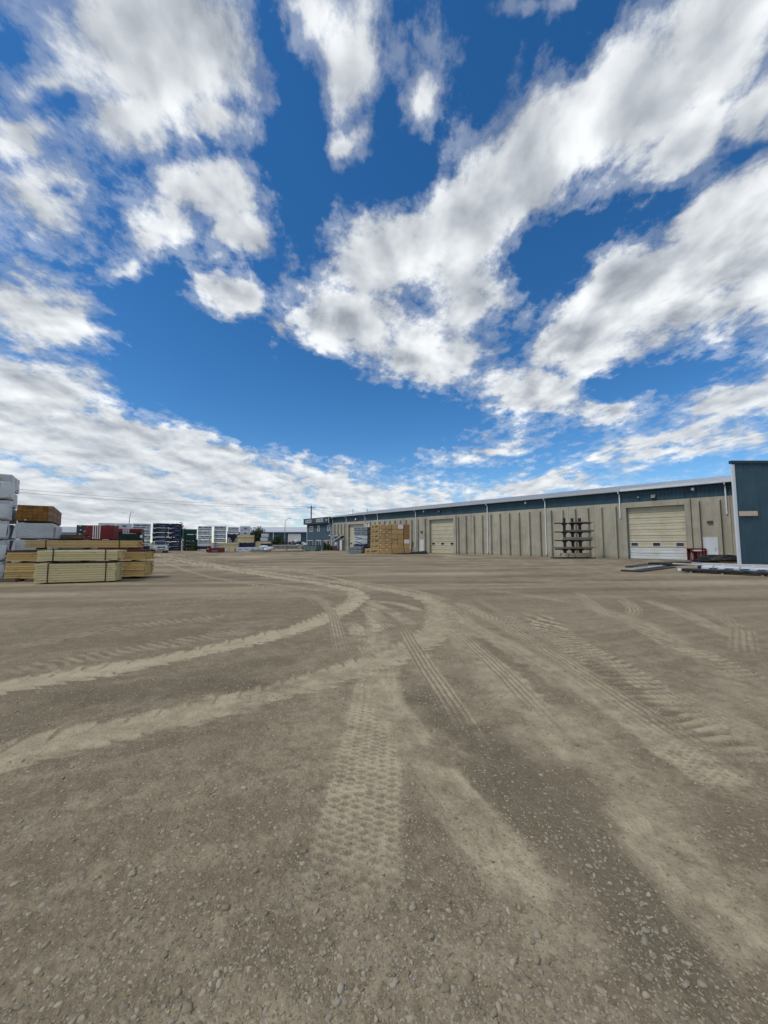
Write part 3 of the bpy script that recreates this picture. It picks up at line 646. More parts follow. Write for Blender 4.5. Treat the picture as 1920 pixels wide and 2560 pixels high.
def rib_mesh():
    def mk():
        b = MB(); w0, w1, d, zt = .125, .085, .30, 5.42
        P = [(-w0, 0), (-w1, -d), (w1, -d), (w0, 0)]
        V = [(u, v, 0) for u, v in P] + [(u, v, zt - (.07 if v < -.1 else 0)) for u, v in P]
        b.add(V, [(0,1,2,3), (7,6,5,4), (0,4,5,1), (1,5,6,2), (2,6,7,3)])
        return b.mesh('rib', M['concrete'])
    return shared('rib', mk)
def wall_run(t0, t1, n, ribs):
    w = (t1-t0)/n
    for i in range(n):
        a, b_ = t0+i*w, t0+(i+1)*w
        pn = box('concrete_panel', M['concrete'], wh, -b_+.012, 0, -.15, -a-.012, .2, CONC)
        for t in ribs:
            if a <= t < b_: link('rib', rib_mesh(), pn, (-t, 0.0, 0))
wall_run(3.0, 8.40, 2, [4.9, 6.42, 7.86])
wall_run(14.10, 35.60, 8, [14.65+1.371*i for i in range(16)])
wall_run(41.25, 57.10, 6, [41.75, 43.35] + [44.75+1.36*i for i in range(9)] + [56.75])
wall_run(63.00, 68.55, 2, [63.85, 65.05, 66.3, 67.5])
for k, (a, b_) in enumerate(DOORS):
    # raised concrete portal round the opening
    f = MB(); o = .16
    f.box(-b_-.43, -o, -.15, -b_, .35, DH+.5); f.box(-a, -o, -.15, -a+.43, .35, DH+.5); f.box(-b_, -o+.003, DH, -a, .35, DH+.5)
    f.build('door_surround', M['concrete'], wh)
    box('concrete_lintel', M['concrete'], wh, -b_-.44, .01, DH+.5, -a+.44, .2, CONC)
    d = box('overhead_door', M['dark'], wh, -b_-.03, .30, -.02, -a+.03, .34, DH+.04)
    if k == 1: box('track', M['galv'], d, -a-.09, .16, 0, -a-.03, .21, DH-.1)
    else: box('track', M['galv'], d, -b_+.03, .16, 0, -b_+.09, .21, DH-.1)
    rows = [0, .56, 1.12, 1.72, 2.30, 2.88, 3.46, 4.02, 4.59, DH]
    for i in range(9):
        z0, z1 = rows[i]+.012, rows[i+1]-.012
        m_ = M['doorwhite'] if (k == 0 and i < 2) else M['cream']
        pnl = MB(); x0, x1 = -b_+.02, -a-.02
        # section with a stepped, slightly dished face
        prof = [(.25, z0), (.22, z0+.03), (.22, z0+.20), (.232, z0+.23), (.232, z1-.22), (.22, z1-.19), (.22, z1-.03), (.25, z1), (.295, z1), (.295, z0)]
        pnl.prism(prof, 'x', x0, x1); pnl.build('door_section', m_, d)
        if i == 2:
            for q in range(3):
                xc = x0 + (x1-x0)*(.105, .495, .885)[q]
                fr = MB(); fw, fh, zc = .34, .20, 1.46
                fr.box(xc-fw, .19, zc-fh, xc+fw, .218, zc-fh+.04); fr.box(xc-fw, .19, zc+fh-.04, xc+fw, .218, zc+fh)
                fr.box(xc-fw, .19, zc-fh+.04, xc-fw+.045, .218, zc+fh-.04); fr.box(xc+fw-.045, .19, zc-fh+.04, xc+fw, .218, zc+fh-.04)
                fr.build('window_frame', M['white'], d)
                box('pane', M['glass'], d, xc-fw+.045, .200, zc-fh+.04, xc+fw-.045, .219, zc+fh-.04)
    MB().box(-b_+.02, .215, -.005, -a-.02, .29, .015).build('bottom_seal', M['black'], d)

# teal metal band above the concrete, panel by panel
def clad_mesh(w, h, m, key):
    def mk():
        b = MB(); P = [(0, 0), (0, -.035), (.05, -.035), (.075, -.008), (w*.5-.02, -.008), (w*.5-.008, -.02), (w*.5+.008, -.02), (w*.5+.02, -.008), (w-.03, -.008), (w-.012, -.035), (w, -.035), (w, 0)]
        b.prism(P, 'z', 0, h); return b.mesh('metal_panel', m)
    return shared(('clad', key), mk)
n = 216; pw = (68.55-3.2)/n
for i in range(n): link('metal_panel', clad_mesh(pw-.003, EAVE-CONC-.06, M['teal'], 'band'), wh, (-68.55+i*pw, .10, CONC+.03))
box('band_flashing', M['teal_dark'], wh, -68.55, .03, CONC+.002, -3.2, .12, CONC+.035)
box('band_backing', M['teal_dark'], wh, -68.55, .11, CONC+.036, -3.2, .2, EAVE)
# roof
SET, RIDGE = 12.0, 9.02
for i in range(36):
    a = -68.6 + i*(65.6/36); b_ = a + 65.6/36
    rp = MB(); sl = (RIDGE-7.02)/(SET+.32)
    rp.add([(a,-.32,7.02), (b_-.015,-.32,7.02), (b_-.015,SET,RIDGE), (a,SET,RIDGE), (a,-.32,6.99), (b_-.015,-.32,6.99), (b_-.015,SET,RIDGE-.03), (a,SET,RIDGE-.03)], [(0,1,2,3), (7,6,5,4), (0,4,5,1), (1,5,6,2), (2,6,7,3), (3,7,4,0)])
    for q in range(4):
        xr = a + q*(65.6/36)/4
        rp.add([(xr,-.32,7.022), (xr+.05,-.32,7.022), (xr+.05,SET,RIDGE+.002), (xr,SET,RIDGE+.002), (xr+.01,-.32,7.055), (xr+.04,-.32,7.055), (xr+.04,SET,RIDGE+.035), (xr+.01,SET,RIDGE+.035)], [(4,5,6,7), (0,4,7,3), (1,2,6,5), (0,1,5,4)])
    rp.build('roof_panel', M['roof'], wh)
MB().add([(-68.6,SET,RIDGE), (-3,SET,RIDGE), (-3,2*SET,EAVE), (-68.6,2*SET,EAVE)], [(0,1,2,3)]).build('rear_roof', M['roof'], wh)
box('rear_wall', M['teal'], wh, -68.5, 23.6, 0, -3, 23.8, EAVE-.02)
MB().prism([(.2, 0), (23.6, 0), (23.6, EAVE-.05), (SET, RIDGE-.06), (.2, EAVE-.05)], 'x', -3.2, -3.0).build('end_wall', M['teal'], wh)
MB().prism([(.2, 0), (23.6, 0), (23.6, EAVE-.05), (SET, RIDGE-.06), (.2, EAVE-.05)], 'x', -68.5, -68.3).build('end_wall', M['teal'], wh)
gp_ = [(-.46, 6.98), (-.46, 6.86), (-.43, 6.83), (-.33, 6.83), (-.33, 6.98), (-.35, 6.98), (-.35, 6.85), (-.44, 6.87), (-.44, 6.98)]
MB().prism(gp_, 'x', -68.5, -14.0).build('gutter', mat('grey_gutter', (.40, .42, .43), .5, .08, 1.0), wh)
MB().prism([(-.475, 7.06), (-.475, 6.86), (-.44, 6.82), (-.325, 6.82), (-.325, 6.975), (-.45, 6.975), (-.45, 7.06)], 'x', -13.98, -3.0).build('gutter', M['gutter'], wh)
box('eave_soffit', M['teal_dark'], wh, -68.5, -.318, 6.95, -3.0, .10, 6.985)
# downspouts
def downspout(t, z1, leader=True):
    b = MB(); x = -t
    b.beam((x, -.40, 6.84), (x, -.40, 6.72), .10, .08); b.beam((x, -.40, 6.74), (x, -.07, 6.55), .10, .08); b.beam((x, -.075, 6.60), (x, -.075, z1), .10, .08)
    if leader: b.beam((x, -.075, z1+.04), (x, -.26, z1-.05), .10, .08)
    o = b.build('downspout', M['gutter'], wh)
    for z in np.arange(max(z1, .3)+.5, 6.3, 2.0): box('strap', M['gutter'], o, x-.075, -.12, z, x+.075, -.005, z+.03)
for t, z1 in ((68.3, .3), (63.35, .4), (57.2, 4.3), (53.5, .4), (43.85, .9), (30.25, .28), (22.18, .3), (14.22, 4.1), (5.94, 4.1)): downspout(t, z1, z1 < 1)
# flood lights and cameras on the band
def flood(t, z, s=.11, kind=0):
    x = -t
    if kind == 0:
        b = MB(); b.tube([(x, .06, z), (x, -.14, z), (x+.10, -.22, z-.03)], .018, 6); h_ = b.build('flood_light', M['lamp'], wh)
        MB().tube([(x+.10, -.20, z), (x+.10, -.27, z-.04), (x+.10, -.33, z-.08)], [s*.4, s*.9, s], 10).build('bulb', M['lens'], h_)
    elif kind == 1:
        b = MB(); b.obox((x, -.13, z), (.38, .14, .30), (R(-25), 0, 0)); b.beam((x, .06, z+.05), (x, -.1, z+.05), .06, .06); h_ = b.build('flood_light', M['lamp'], wh)
        MB().obox((x, -.205, z-.035), (.30, .02, .21), (R(-25), 0, 0)).build('lens', M['lens'], h_)
    else:
        b = MB(); b.obox((x, -.14, z), (.12, .26, .10), (R(12), 0, R(20))); b.beam((x, .06, z+.06), (x, -.10, z+.04), .04, .04); h_ = b.build('camera_housing', M['lens'] if kind == 3 else M['lamp'], wh)
        MB().tube([(x+.045, -.26, z-.02), (x+.05, -.285, z-.025)], .03, 8).build('lens', M['glass'], h_)
for t, z, kd in ((8.24, 6.54, 0), (8.85, 6.3, 2), (11.25, 6.14, 1), (12.53, 6.15, 3), (24.66, 6.58, 0), (41.98, 6.56, 0), (38.76, 6.38, 1), (36.1, 6.3, 2)): flood(t, z, .13, kd)
b = MB(); b.tube([(-60.18, .05, 6.12), (-60.18, -.12, 6.12)], .22, 14); h_ = b.build('round_light', M['lamp'], wh); MB().tube([(-60.18, -.121, 6.12), (-60.18, -.16, 6.12)], [.2, .12], 14).build('lens', M['lens'], h_)
# wall packs and steel doors
def wall_pack(t, z):
    x = -t; o = MB().prism([(-.005, z-.11), (-.17, z-.08), (-.20, z+.02), (-.14, z+.10), (-.005, z+.11)], 'x', x-.19, x+.19).build('wall_light', M['lamp'], wh)
    MB().add([(x-.16,-.06,z-.105), (x+.16,-.06,z-.105), (x+.16,-.172,z-.085), (x-.16,-.172,z-.085)], [(0,1,2,3)]).build('lens', M['lens'], o)
wall_pack(7.12, 3.48); wall_pack(42.55, 3.33)
def steel_door(t0, t1, h=2.06, sill=0.0):
    x0, x1 = -t1, -t0
    f = MB(); f.box(x0-.06, -.05, sill, x0, -.002, h+.06); f.box(x1, -.05, sill, x1+.06, -.002, h+.06); f.box(x0, -.05, h, x1, -.002, h+.06); fr = f.build('door_frame', M['white'], wh)
    dd = box('steel_door', M['white'], wh, x0+.006, -.038, sill+.012, x1-.006, -.002, h-.006)
    MB().tube([(x1-.09, -.038, 1.0), (x1-.09, -.10, 1.0), (x1-.2, -.10, 1.0)], .014, 6).build('handle', M['lamp'], dd)
    MB().tube([(x1-.09, -.038, 1.16), (x1-.09, -.06, 1.16)], .035, 8).build('deadbolt', M['lamp'], dd)
    for z in (.25, 1.05, 1.8): box('hinge', M['galv'], dd, x0-.01, -.056, z, x0+.02, -.037, z+.1)
steel_door(6.73, 7.62); steel_door(42.10, 43.00)

# ------------------------------------------------------------------ blue office at the far end of the warehouse
of = thing('office_building', 'two storey blue stucco office with white framed windows joined to the warehouse', 'office', to_world(-68.6, 0), WR)
OL, OY = 10.5, -.12                                               # runs local x -OL..0
box('wall', M['stucco'], of, -OL, OY, -.1, -.02, 9.0, 5.80)
box('upper_band', M['stucco2'], of, -OL-.55, OY-.62, 5.72, .0, 9.2, 6.93)
box('band_trim', M['teal_dark'], of, -OL-.60, OY-.67, 6.93, .03, 9.25, 7.02)
box('roof', M['roof'], of, -OL-.57, OY-.64, 7.02, .0, 9.22, 7.045)
for x in (-OL+.0,): box('corner_trim', M['white'], of, x-.03, OY-.03, 0, x+.11, OY+.12, 5.72)
MB().beam((-.12, OY-.68, 6.9), (-.12, OY-.68, 5.75), .10, .08).beam((-.12, OY-.68, 5.78), (-.12, OY-.06, 5.4), .10, .08).beam((-.12, OY-.06, 5.45), (-.12, OY-.06, .3), .10, .08).build('downspout', M['gutter'], of)
def window(par, x0, x1, z0, z1, y, mull=1, fw=.10):
    f = MB(); f.box(x0, y-.06, z0, x1, y, z0+fw); f.box(x0, y-.06, z1-fw, x1, y, z1); f.box(x0, y-.06, z0+fw, x0+fw, y, z1-fw); f.box(x1-fw, y-.06, z0+fw, x1, y, z1-fw)
    for i in range(mull-1):
        xm = x0 + (x1-x0)*(i+1)/mull; f.box(xm-.035, y-.055, z0+fw, xm+.035, y, z1-fw)
    w = f.build('window', M['white'], par)
    for i in range(mull):
        a = x0+fw+(x1-x0-2*fw)*i/mull; b_ = x0+fw+(x1-x0-2*fw)*(i+1)/mull
        box('pane', M['glass'], w, a+.002, y-.025, z0+fw, b_-.002, y-.004, z1-fw)
def lx(t): return -(t-68.6)
window(of, lx(77.96), lx(76.25), 4.10, 5.32, OY, 2); window(of, lx(74.35), lx(73.4), 4.10, 5.33, OY, 1, .13); window(of, lx(70.3), lx(69.35), 4.12, 5.33, OY, 1, .13)
window(of, lx(78.75), lx(76.25), .85, 2.12, OY, 3); window(of, lx(71.6), lx(69.3), .75, 2.12, OY, 2)
window(of, lx(74.95), lx(72.75), .05, 2.14, OY, 2, .12)
for (t, z) in ((69.55, 6.38), (69.2, 3.1)):
    MB().prism([(OY-.01 if z < 5 else OY-.625, z-.10), (OY-.2 if z < 5 else OY-.82, z-.07), (OY-.16 if z < 5 else OY-.78, z+.08), (OY-.01 if z < 5 else OY-.625, z+.10)], 'x', lx(t)-.22, lx(t)+.22).build('wall_light', M['lens'], of)
MB().obox((lx(75.1), OY-.72, 6.1), (.12, .24, .12), (R(15), 0, 0)).build('camera_housing', M['lamp'], of)
# sign boards on the band
def sign(label, t0, t1, z0, z1, words):
    x0, x1 = -t1, -t0
    o = thing('sign_board', label, 'sign', to_world((x0+x1)/2, OY-.63, (z0+z1)/2), WR)
    w, h = (x1-x0)/2, (z1-z0)/2
    box('panel', mat('sign_panel', (.34, .35, .35), .6, .1, 2.0), o, -w, -.05, -h, w, 0, h)
    f = MB(); f.box(-w, -.065, -h, w, -.05, -h+.05); f.box(-w, -.065, h-.05, w, -.05, h); f.box(-w, -.065, -h+.05, -w+.05, -.05, h-.05); f.box(w-.05, -.065, -h+.05, w, -.05, h-.05); f.build('rim', M['label'], o)
    letters(words, (z1-z0)*.68, M['print_dark'], o, (0, -.056, 0))
sign('grey sign board with dark lettering at the outer end of the office band', 75.95, 78.6, 6.05, 6.75, 'CSC NORTH')
sign('grey sign board with dark lettering near the middle of the office band', 71.05, 73.85, 6.06, 6.78, 'CSC CARGO')

# ------------------------------------------------------------------ teal metal building on the right
tb = thing('metal_building', 'teal corrugated metal building with white corner trim', 'building', (27.12, 29.55, 0))
MB().prism([(.05, .06), (16, .06), (16, 4.2), (4.9, 4.2)], 'z', -.1, 7.85).build('wall', M['teal_dark'], tb)
for i in range(40): link('metal_panel', clad_mesh(.387, 7.76, M['teal'], 'front'), tb, (.18+i*.39, .055, .02))
MB().box(-.04, -.035, -.02, .16, .10, 7.72).build('corner_trim', M['white'], tb)
MB().box(-.10, -.08, 7.77, 16.1, .16, 8.0).build('roof_cap', M['teal_dark'], tb)
MB().prism([(-.02, .1), (16, .1), (16, 4.25), (4.75, 4.25)], 'z', 7.86, 7.9).build('roof', M['roof'], tb)
MB().box(.0, -.02, -.1, 16, .05, .015).build('base_flashing', M['teal_dark'], tb)
pl = thing('plank_sign', 'weathered pale plank sign nailed to the teal metal wall', 'sign', (28.06, 29.49, 3.87))
MB().obox((0, 0, 0), (1.42, .03, .37), (0, R(-.8), 0)).build('board', wood_mat('sign_plank', (.56, .47, .36), (.34, .24, .14), rand=.05), pl)
for x in (-.6, .6): MB().tube([(x, -.013, .1), (x, -.024, .1)], .012, 6).build('nail', M['strap'], pl)
# red and white notice on the concrete wall
nt = thing('notice_sign', 'red and white notice board high on the concrete wall by the tan board stack', 'sign', to_world(-56.15, -.34, 4.88), WR)
box('panel', M['label'], nt, -.55, 0, -.42, .55, .03, .42)
box('red_field', M['red_steel'], nt, -.42, -.004, .17, .42, -.001, .36)
for z, w in ((.06, .30), (-.08, .36), (-.22, .22)): box('print', M['red_steel'], nt, -w, -.003, z-.045, w, -.0005, z+.045)

# ------------------------------------------------------------------ packs, bundles and boards in the yard
random.seed(11)
ORD = ['bottom', 'second', 'third', 'fourth', 'fifth', 'sixth', 'seventh']
def level_word(i, n): return 'topmost' if i == n-1 and n > 1 else ('lowest' if i == 0 and n > 1 else ORD[i] + ' from the ground' if n > 1 else 'single')
def print_quad(par, m, x0, x1, z0, z1, y=-.004, name='print'):
    return MB().box(x0, y, z0, x1, y+.003, z1).build(name, m, par)
def pack(label, group, x, y, z, rz, w, d, h, m, seed=0, cuts=0, amp=0.0, dun=.09, name='wrapped_pack', cat='lumber pack', straps=(), bev=.03, jig=True):
    """a wrapped or strapped unit on two bearers; local x along the front, y to the back"""
    if jig: x += random.uniform(-.03, .03); y += random.uniform(-.03, .03); rz += random.uniform(-.9, .9)
    o = thing(name, label, cat, (x, y, z), rz, group)
    link('wrap', soft_box('p', w, d, h-dun, m, bev, cuts, amp, seed), o, (0, 0, dun))
    if dun > .02:
        me = shared(('dun', round(d, 2), round(dun, 2)), lambda: MB().box(0, 0, 0, .09, d-.06, dun-.004).mesh('bearer', M['dunnage']))
        for fx in (.12, .84): link('bearer', me, o, (w*fx, .03, .002))
    for fx in straps: MB().box(w*fx-.016, -.008, dun+.01, w*fx+.016, d+.008, h+.006).build('strap', M['strap'], o)
    return o
def strips(o, w, h, dun=.09, m=None):
    """rows of printed lettering blocks along a pack front"""
    m = m or M['print_dark']
    zs = [dun+(h-dun)*.22, dun+(h-dun)*.66]
    for zz, hh in zip(zs, ((h-dun)*.17, (h-dun)*.26)):
        x = w*random.uniform(.04, .10)
        while x < w*.93:
            ln = w*random.choice((.10, .30, .34)); x1 = min(x+ln, w*.97)
            b = MB(); a = x
            while a < x1-.02:                                  # letter-like blocks
                q = min(a+random.uniform(.05, .09), x1); b.box(a, -.006, zz-hh*random.uniform(.36, .5), q-.008, -.003, zz+hh*random.uniform(.36, .5)); a = q
            b.box(x, -.0055, zz-hh*.22, x1-.01, -.003, zz+hh*.22)
            b.build('print', m, o); x = x1+w*.045

def lumber(label, group, x, y, z, rz, w, rows, cols, bh, bd, m, straps=(), dun=.06, end_in=.03, m_top=None, name='lumber_bundle', jitter=.012):
    """strapped bundle of boards lying along local x, every board its own piece"""
    o = thing(name, label, 'lumber', (x, y, z), rz, group)
    me = shared(('board', w, bh, bd, m.name), lambda: MB().box(0, 0, 0, w, bd-.008, bh-.011).mesh('board', m))
    mt = shared(('board', w, bh, bd, m_top.name), lambda: MB().box(0, 0, 0, w, bd-.008, bh-.011).mesh('board', m_top)) if m_top else me
    for i in range(rows):
        for j in range(cols):
            inner = 0 < i < rows-1 and 0 < j < cols-1
            if inner and j > 1: continue                      # wholly enclosed boards cannot be seen
            link('board', mt if (m_top and i == rows-1) else me, o, (random.uniform(-end_in, end_in), j*bd+random.uniform(-jitter, jitter)*(j in (0, cols-1)), dun+i*bh))
    H = dun+rows*bh; D_ = cols*bd
    core = MB().box(.06, bd+.02, dun+bh*.3, w-.06, D_-bd-.02, H-bh-.005) if rows > 2 and cols > 2 else None
    if core: core.build('inner_boards', m, o)
    for fx in straps:
        xx = w*fx; s_ = MB(); s_.box(xx-.02, -.020, dun-.008, xx+.02, -.014, H+.008); s_.box(xx-.02, -.014, H+.002, xx+.02, D_+.02, H+.008); s_.box(xx-.02, -.014, dun-.008, xx+.02, D_+.02, dun-.002); s_.build('strap', M['strap'], o)
    if dun > .02:
        for fx in (.1, .5, .9): box('bearer', M['dunnage'], o, w*fx-.05, .02, .0, w*fx+.05, D_-.02, dun-.009)
    return o

# front bundles on the left
g1 = 'strapped spruce bundles at the front of the left yard'
lumber('pale strapped spruce bundle on the ground in front of the long yellow bundles', g1, -13.77, 15.26, 0, 19.6, 2.72, 8, 7, .093, .15, M['pine'], (.16, .875), .06)
lumber('pale strapped spruce bundle lying on the pale ground bundle', g1, -13.69, 15.29, .855, 19.4, 2.70, 5, 7, .083, .15, M['pine'], (.18, .835), .06, .05)
lumber('long yellow spruce bundle on the ground behind the pale bundles', g1, -15.95, 16.29, .07, 15.3, 5.2, 7, 8, .094, .17, M['pine2'], (.23, .79), .05)
lumber('long yellow spruce bundle with a dark top row behind the pale bundles', g1, -15.93, 16.29, .81, 15.3, 5.2, 5, 8, .093, .17, M['pine2'], (.24, .805), .05, .04, M['darkwood'])
lumber('narrow yellow spruce bundle laid on the dark-topped long bundle', g1, -15.78, 16.95, 1.335, 15.3, 4.35, 4, 4, .082, .18, M['pine2'], (.175, .83), .085)
for k, (x, y, rz, ln) in enumerate(((-16.35, 16.05, 10, 1.0), (-15.1, 16.35, 14, .9))):
    tag(MB().box(0, 0, 0, ln, .28, .15 - .06*k).build('dunnage_timber', M['dunnage'], None, (x, y-.05, 0), (0, 0, R(rz))), ('weathered timber block on the dirt at the end of the long bundle', 'flat weathered timber on the dirt beside the pale bundle')[k], 'timber')

# white wrapped stack at the left edge
zs = [0, .83, 1.73, 2.58, 3.46, 4.26]
for i in range(5):
    p_ = pack('white creased lumber pack, %s in the stack beside the yellow bundles' % level_word(i, 5), 'white packs at the left edge', -17.34+.02*i, 15.79-.02*i, zs[i], 36.7, 1.33, 1.0, zs[i+1]-zs[i]+.005, M['wrap_white'], i+1, 4, .045, .05, bev=.06)
    fl = MB(); fl.add([(.95, -.03, .10), (1.34, -.05, .14), (1.38, -.02, .70), (1.0, -.04, .74), (1.15, -.10, .40)], [(0,1,4), (1,2,4), (2,3,4), (3,0,4)], True); fl.build('loose_flap', M['wrap_pale'], p_)
    if i in (1, 2): MB().box(1.337, .25, .25, 1.345, .37, .62).build('tear', M['black'], p_)
# taller stack behind, with the yellow mark
for c_ in range(2):
    for i in range(6):
        nm = 'front' if c_ == 0 else 'rear'
        if c_ == 0 and i == 5: lb = 'white wrapped pack with yellow printed mark on top of the tallest white stack'
        else: lb = 'white wrapped pack, %s, %s column of the tallest white stack' % (level_word(i, 6), nm)
        p_ = pack(lb, 'white packs of the tallest stack', -21.55-.78*c_+.03*(i % 2), 18.54+1.04*c_, i*.868, 36.7, 2.44, 1.2, .872, M['wrap_white'], i+2+c_, 3, .03, .07, bev=.05)
        if c_ == 0 and i == 5:
            yl = MB(); P = [(1.50+.55*math.copysign(abs(math.cos(a))**.5, math.cos(a)), .52+.17*math.copysign(abs(math.sin(a))**.5, math.sin(a))) for a in np.linspace(0, 2*math.pi, 20)[:-1]]
            yl.prism(P, 'y', -.052, -.045); yl.build('yellow_mark', M['yellow'], p_)
            MB().prism([(.5, .36), (1.2, .37), (1.8, .31), (2.35, .20), (1.8, .24), (1.2, .31), (.5, .30)], 'y', -.054, -.047).build('black_swoosh', M['print_dark'], p_)
            letters('LS', .2, M['print_dark'], p_, (2.22, -.05, .10))
        MB().box(2.452, .35, .18, 2.46, .62, .24 if c_ else .30).build('tear', M['black'], p_)
# brown lumber on white packs
for i in range(3):
    p_ = pack('white wrapped lumber pack, %s under the brown lumber bundle' % ('lowest', 'middle', 'top')[i], 'white packs under the brown bundle', -19.19, 20.0, i*.893, 36.7, 1.46, 6.2, .893, M['wrap_white'], i+9, 4, .03, .07, bev=.05)
    MB().add([(-.16, -.06, .10), (.02, -.03, .08), (.03, -.03, .84), (-.04, -.05, .82)], [(0,1,2,3)]).build('loose_flap', M['wrap_pale'], p_)
    for q in range(3): MB().box(1.472, .35+.42*q, .12, 1.48, .42+.42*q, .70).build('tear', M['wrap_dkgrey'], p_)
o = thing('lumber_bundle', 'brown lumber bundle with board ends showing, on top of three white packs', 'lumber', (-19.19, 20.0, 2.69), 36.7)
me = shared('brownboard', lambda: MB().box(0, 0, 0, .198, 6.2, .158).mesh('board', M['brownwood']))
me2 = shared('brownboard2', lambda: MB().box(0, 0, 0, .198, 6.2, .158).mesh('board', M['cedar']))
for i in range(5):
    for j in range(7):
        if 0 < i < 4 and 0 < j < 6: link('board', me, o, (j*.205+.006, random.uniform(-.02, .02), .10+i*.167))
        else: link('board', me2 if j == 6 else me, o, (j*.205+.006+(.0 if j < 6 else random.uniform(0, .01)), random.uniform(-.025, .025), .10+i*.167))
for yy in (.4, 3.0, 5.7): MB().box(-.006, yy, .095, 1.45, yy+.03, .10).box(-.006, yy, .935, 1.45, yy+.03, .942).box(1.443, yy, .1, 1.45, yy+.03, .94).box(-.007, yy, .1, -.001, yy+.03, .94).build('strap', M['strap'], o)
for yy in (.3, 3.0, 5.8): box('bearer', M['dunnage'], o, .02, yy, .008, 1.4, yy+.1, .094)
print_quad(o, M['label'], .32, .40, .12, .17, -.03, 'tag')

# red, green and dark packs behind
def pile(spec, x, y, rz, w, d):
    z = 0
    for lb, gr, h, m, deco in spec:
        p_ = pack(lb, gr, x, y, z, rz, w, d, h, m, random.randint(1, 5), 2, .012, .07, bev=.03); z += h
        if deco: deco(p_, w, h)
def white_stripes(f0, f1, n=4):
    def fn(p_, w, h):
        for k in range(n):
            a = w*(f0 + (f1-f0)*k/(n-.45)); print_quad(p_, M['print_pale'], a, a+w*(f1-f0)/n*.58, .085, h-.015, -.018, 'stripe')
    return fn
def labels(pos):
    def fn(p_, w, h):
        for fx, fz in pos: print_quad(p_, M['label'], w*fx, w*fx+.14, h*fz, h*fz+.10, -.018, 'paper_label')
    return fn
rg = 'red wrapped packs'
pile([('red wrapped pack lowest in the striped stack', rg, .93, M['wrap_red'], None), ('red wrapped pack in the middle of the striped stack', rg, .95, M['wrap_red'], None),
      ('tall dark red pack with four white stripes beside the dark grey stack', rg, 1.38, M['wrap_red'], white_stripes(.27, .54))], -27.96, 36.0, 15, 2.32, 1.2)
def tagged(p_, w, h):
    print_quad(p_, M['label'], w-.06, w+.16, h*.55, h*.85, -.03, 'paper_label')
pile([('red wrapped pack at the foot of the red and green stack', rg, .82, M['wrap_red'], None), ('red wrapped pack below the green pack', rg, .80, M['wrap_red'], None),
      ('dark green wrapped pack between red packs with a paper tag', 'green wrapped packs', .94, M['wrap_dkgreen'], tagged), ('low red pack with four white stripes on top of the green pack', rg, .52, M['wrap_red'], white_stripes(.34, .58))], -28.11, 40.0, 15, 2.46, 1.2)
pile([('dark grey pack, %s of the stack beside the red striped pack' % level_word(i, 4), 'dark grey wrapped packs', .865, M['wrap_dkgrey'], labels(((.10, .85), (.13, .35), (.28, .2)))) for i in range(4)], -32.0, 40.0, 35, 2.2, 1.2)
# weathered boards lying on hidden grey packs
for i in range(2): pack('grey wrapped pack under the loose brown boards, %s' % ('lower', 'upper')[i], 'grey packs under loose boards', -21.6, 24.6, i*.89, 8, 2.4, 1.2, .89, M['wrap_grey'], i, 2, .012)
o = thing('board_pile', 'loose brown weathered boards heaped on grey wrapped packs', 'lumber', (-21.6, 24.7, 1.79), 8)
for i in range(22):
    ln = random.uniform(1.3, 2.1)
    MB().box(0, 0, 0, ln, random.uniform(.10, .2), .04).build('board', M['darkwood'] if i % 3 == 0 else M['cedar'], o, (random.uniform(-.1, .35), random.uniform(0, .9), .045*(i//3)), (0, 0, R(random.uniform(-4, 4))))

# far stacks
def text_rows(p_, w, h): strips(p_, w, h)
def logo_rows(p_, w, h):
    print_quad(p_, M['print_grey'], w*.40, w*.66, h*.38, h*.66, -.012); print_quad(p_, M['print_pale'], w*.10, w*.2, h*.3, h*.5, -.012)
for nm, x, y, w in (('beside the left street lamp', -46.13, 62, 2.29), ('next to the text-printed stack', -44.65, 64, 2.21)):
    pile([('white grey-logo pack, %s of stack %s' % (level_word(i, 5), nm), 'white logo packs behind the red packs', .965, M['wrap_pale'], logo_rows) for i in range(5)], x, y, 35, w, 1.2)
pile([('white pack with dark print, %s of the stack behind the truck' % level_word(i, 5), 'white printed packs', (1.0, .98, 1.0, 1.02, 1.02)[i], M['wrap_navy'] if i == 0 else M['wrap_pale'], None if i == 0 else text_rows) if i else
      ('navy wrapped pack under the white printed packs behind the truck', 'navy wrapped packs', 1.0, M['wrap_navy'], None) for i in range(5)], -44.55, 68, 35, 2.8, 1.2)
def navy_deco(p_, w, h):
    print_quad(p_, M['label'], w*.04, w*.17, h*.80, h*.95, -.016, 'paper_label')
    b = MB(); a = w*.36
    while a < w*.80:
        q = a + random.uniform(.07, .13); up = .30 if a > w*.50 else .16
        b.box(a, -.014, h*.34, q-.012, -.011, h*(.34+up)); a = q
    b.build('print', M['print_grey'], p_)
    MB().box(w*.885, -.012, .09, w*.90, -.008, h-.02).build('seam', M['print_grey'], p_)
for nm, x, y, w in (('behind the silver truck', -43.55, 72.5, 2.53), ('beside the green stack', -41.38, 74.0, 2.2)):
    pile([('navy pack with grey print, %s, %s' % (level_word(i, 6), nm), 'navy wrapped packs', .88, M['wrap_navy'], navy_deco) for i in range(6)], x, y, 35, w, 1.2)
pile([('green wrapped pack, %s of the plain green stack' % level_word(i, 4), 'green wrapped packs', 1.078, M['wrap_green'], None) for i in range(4)], -40.12, 77, 35, 2.45, 1.2)
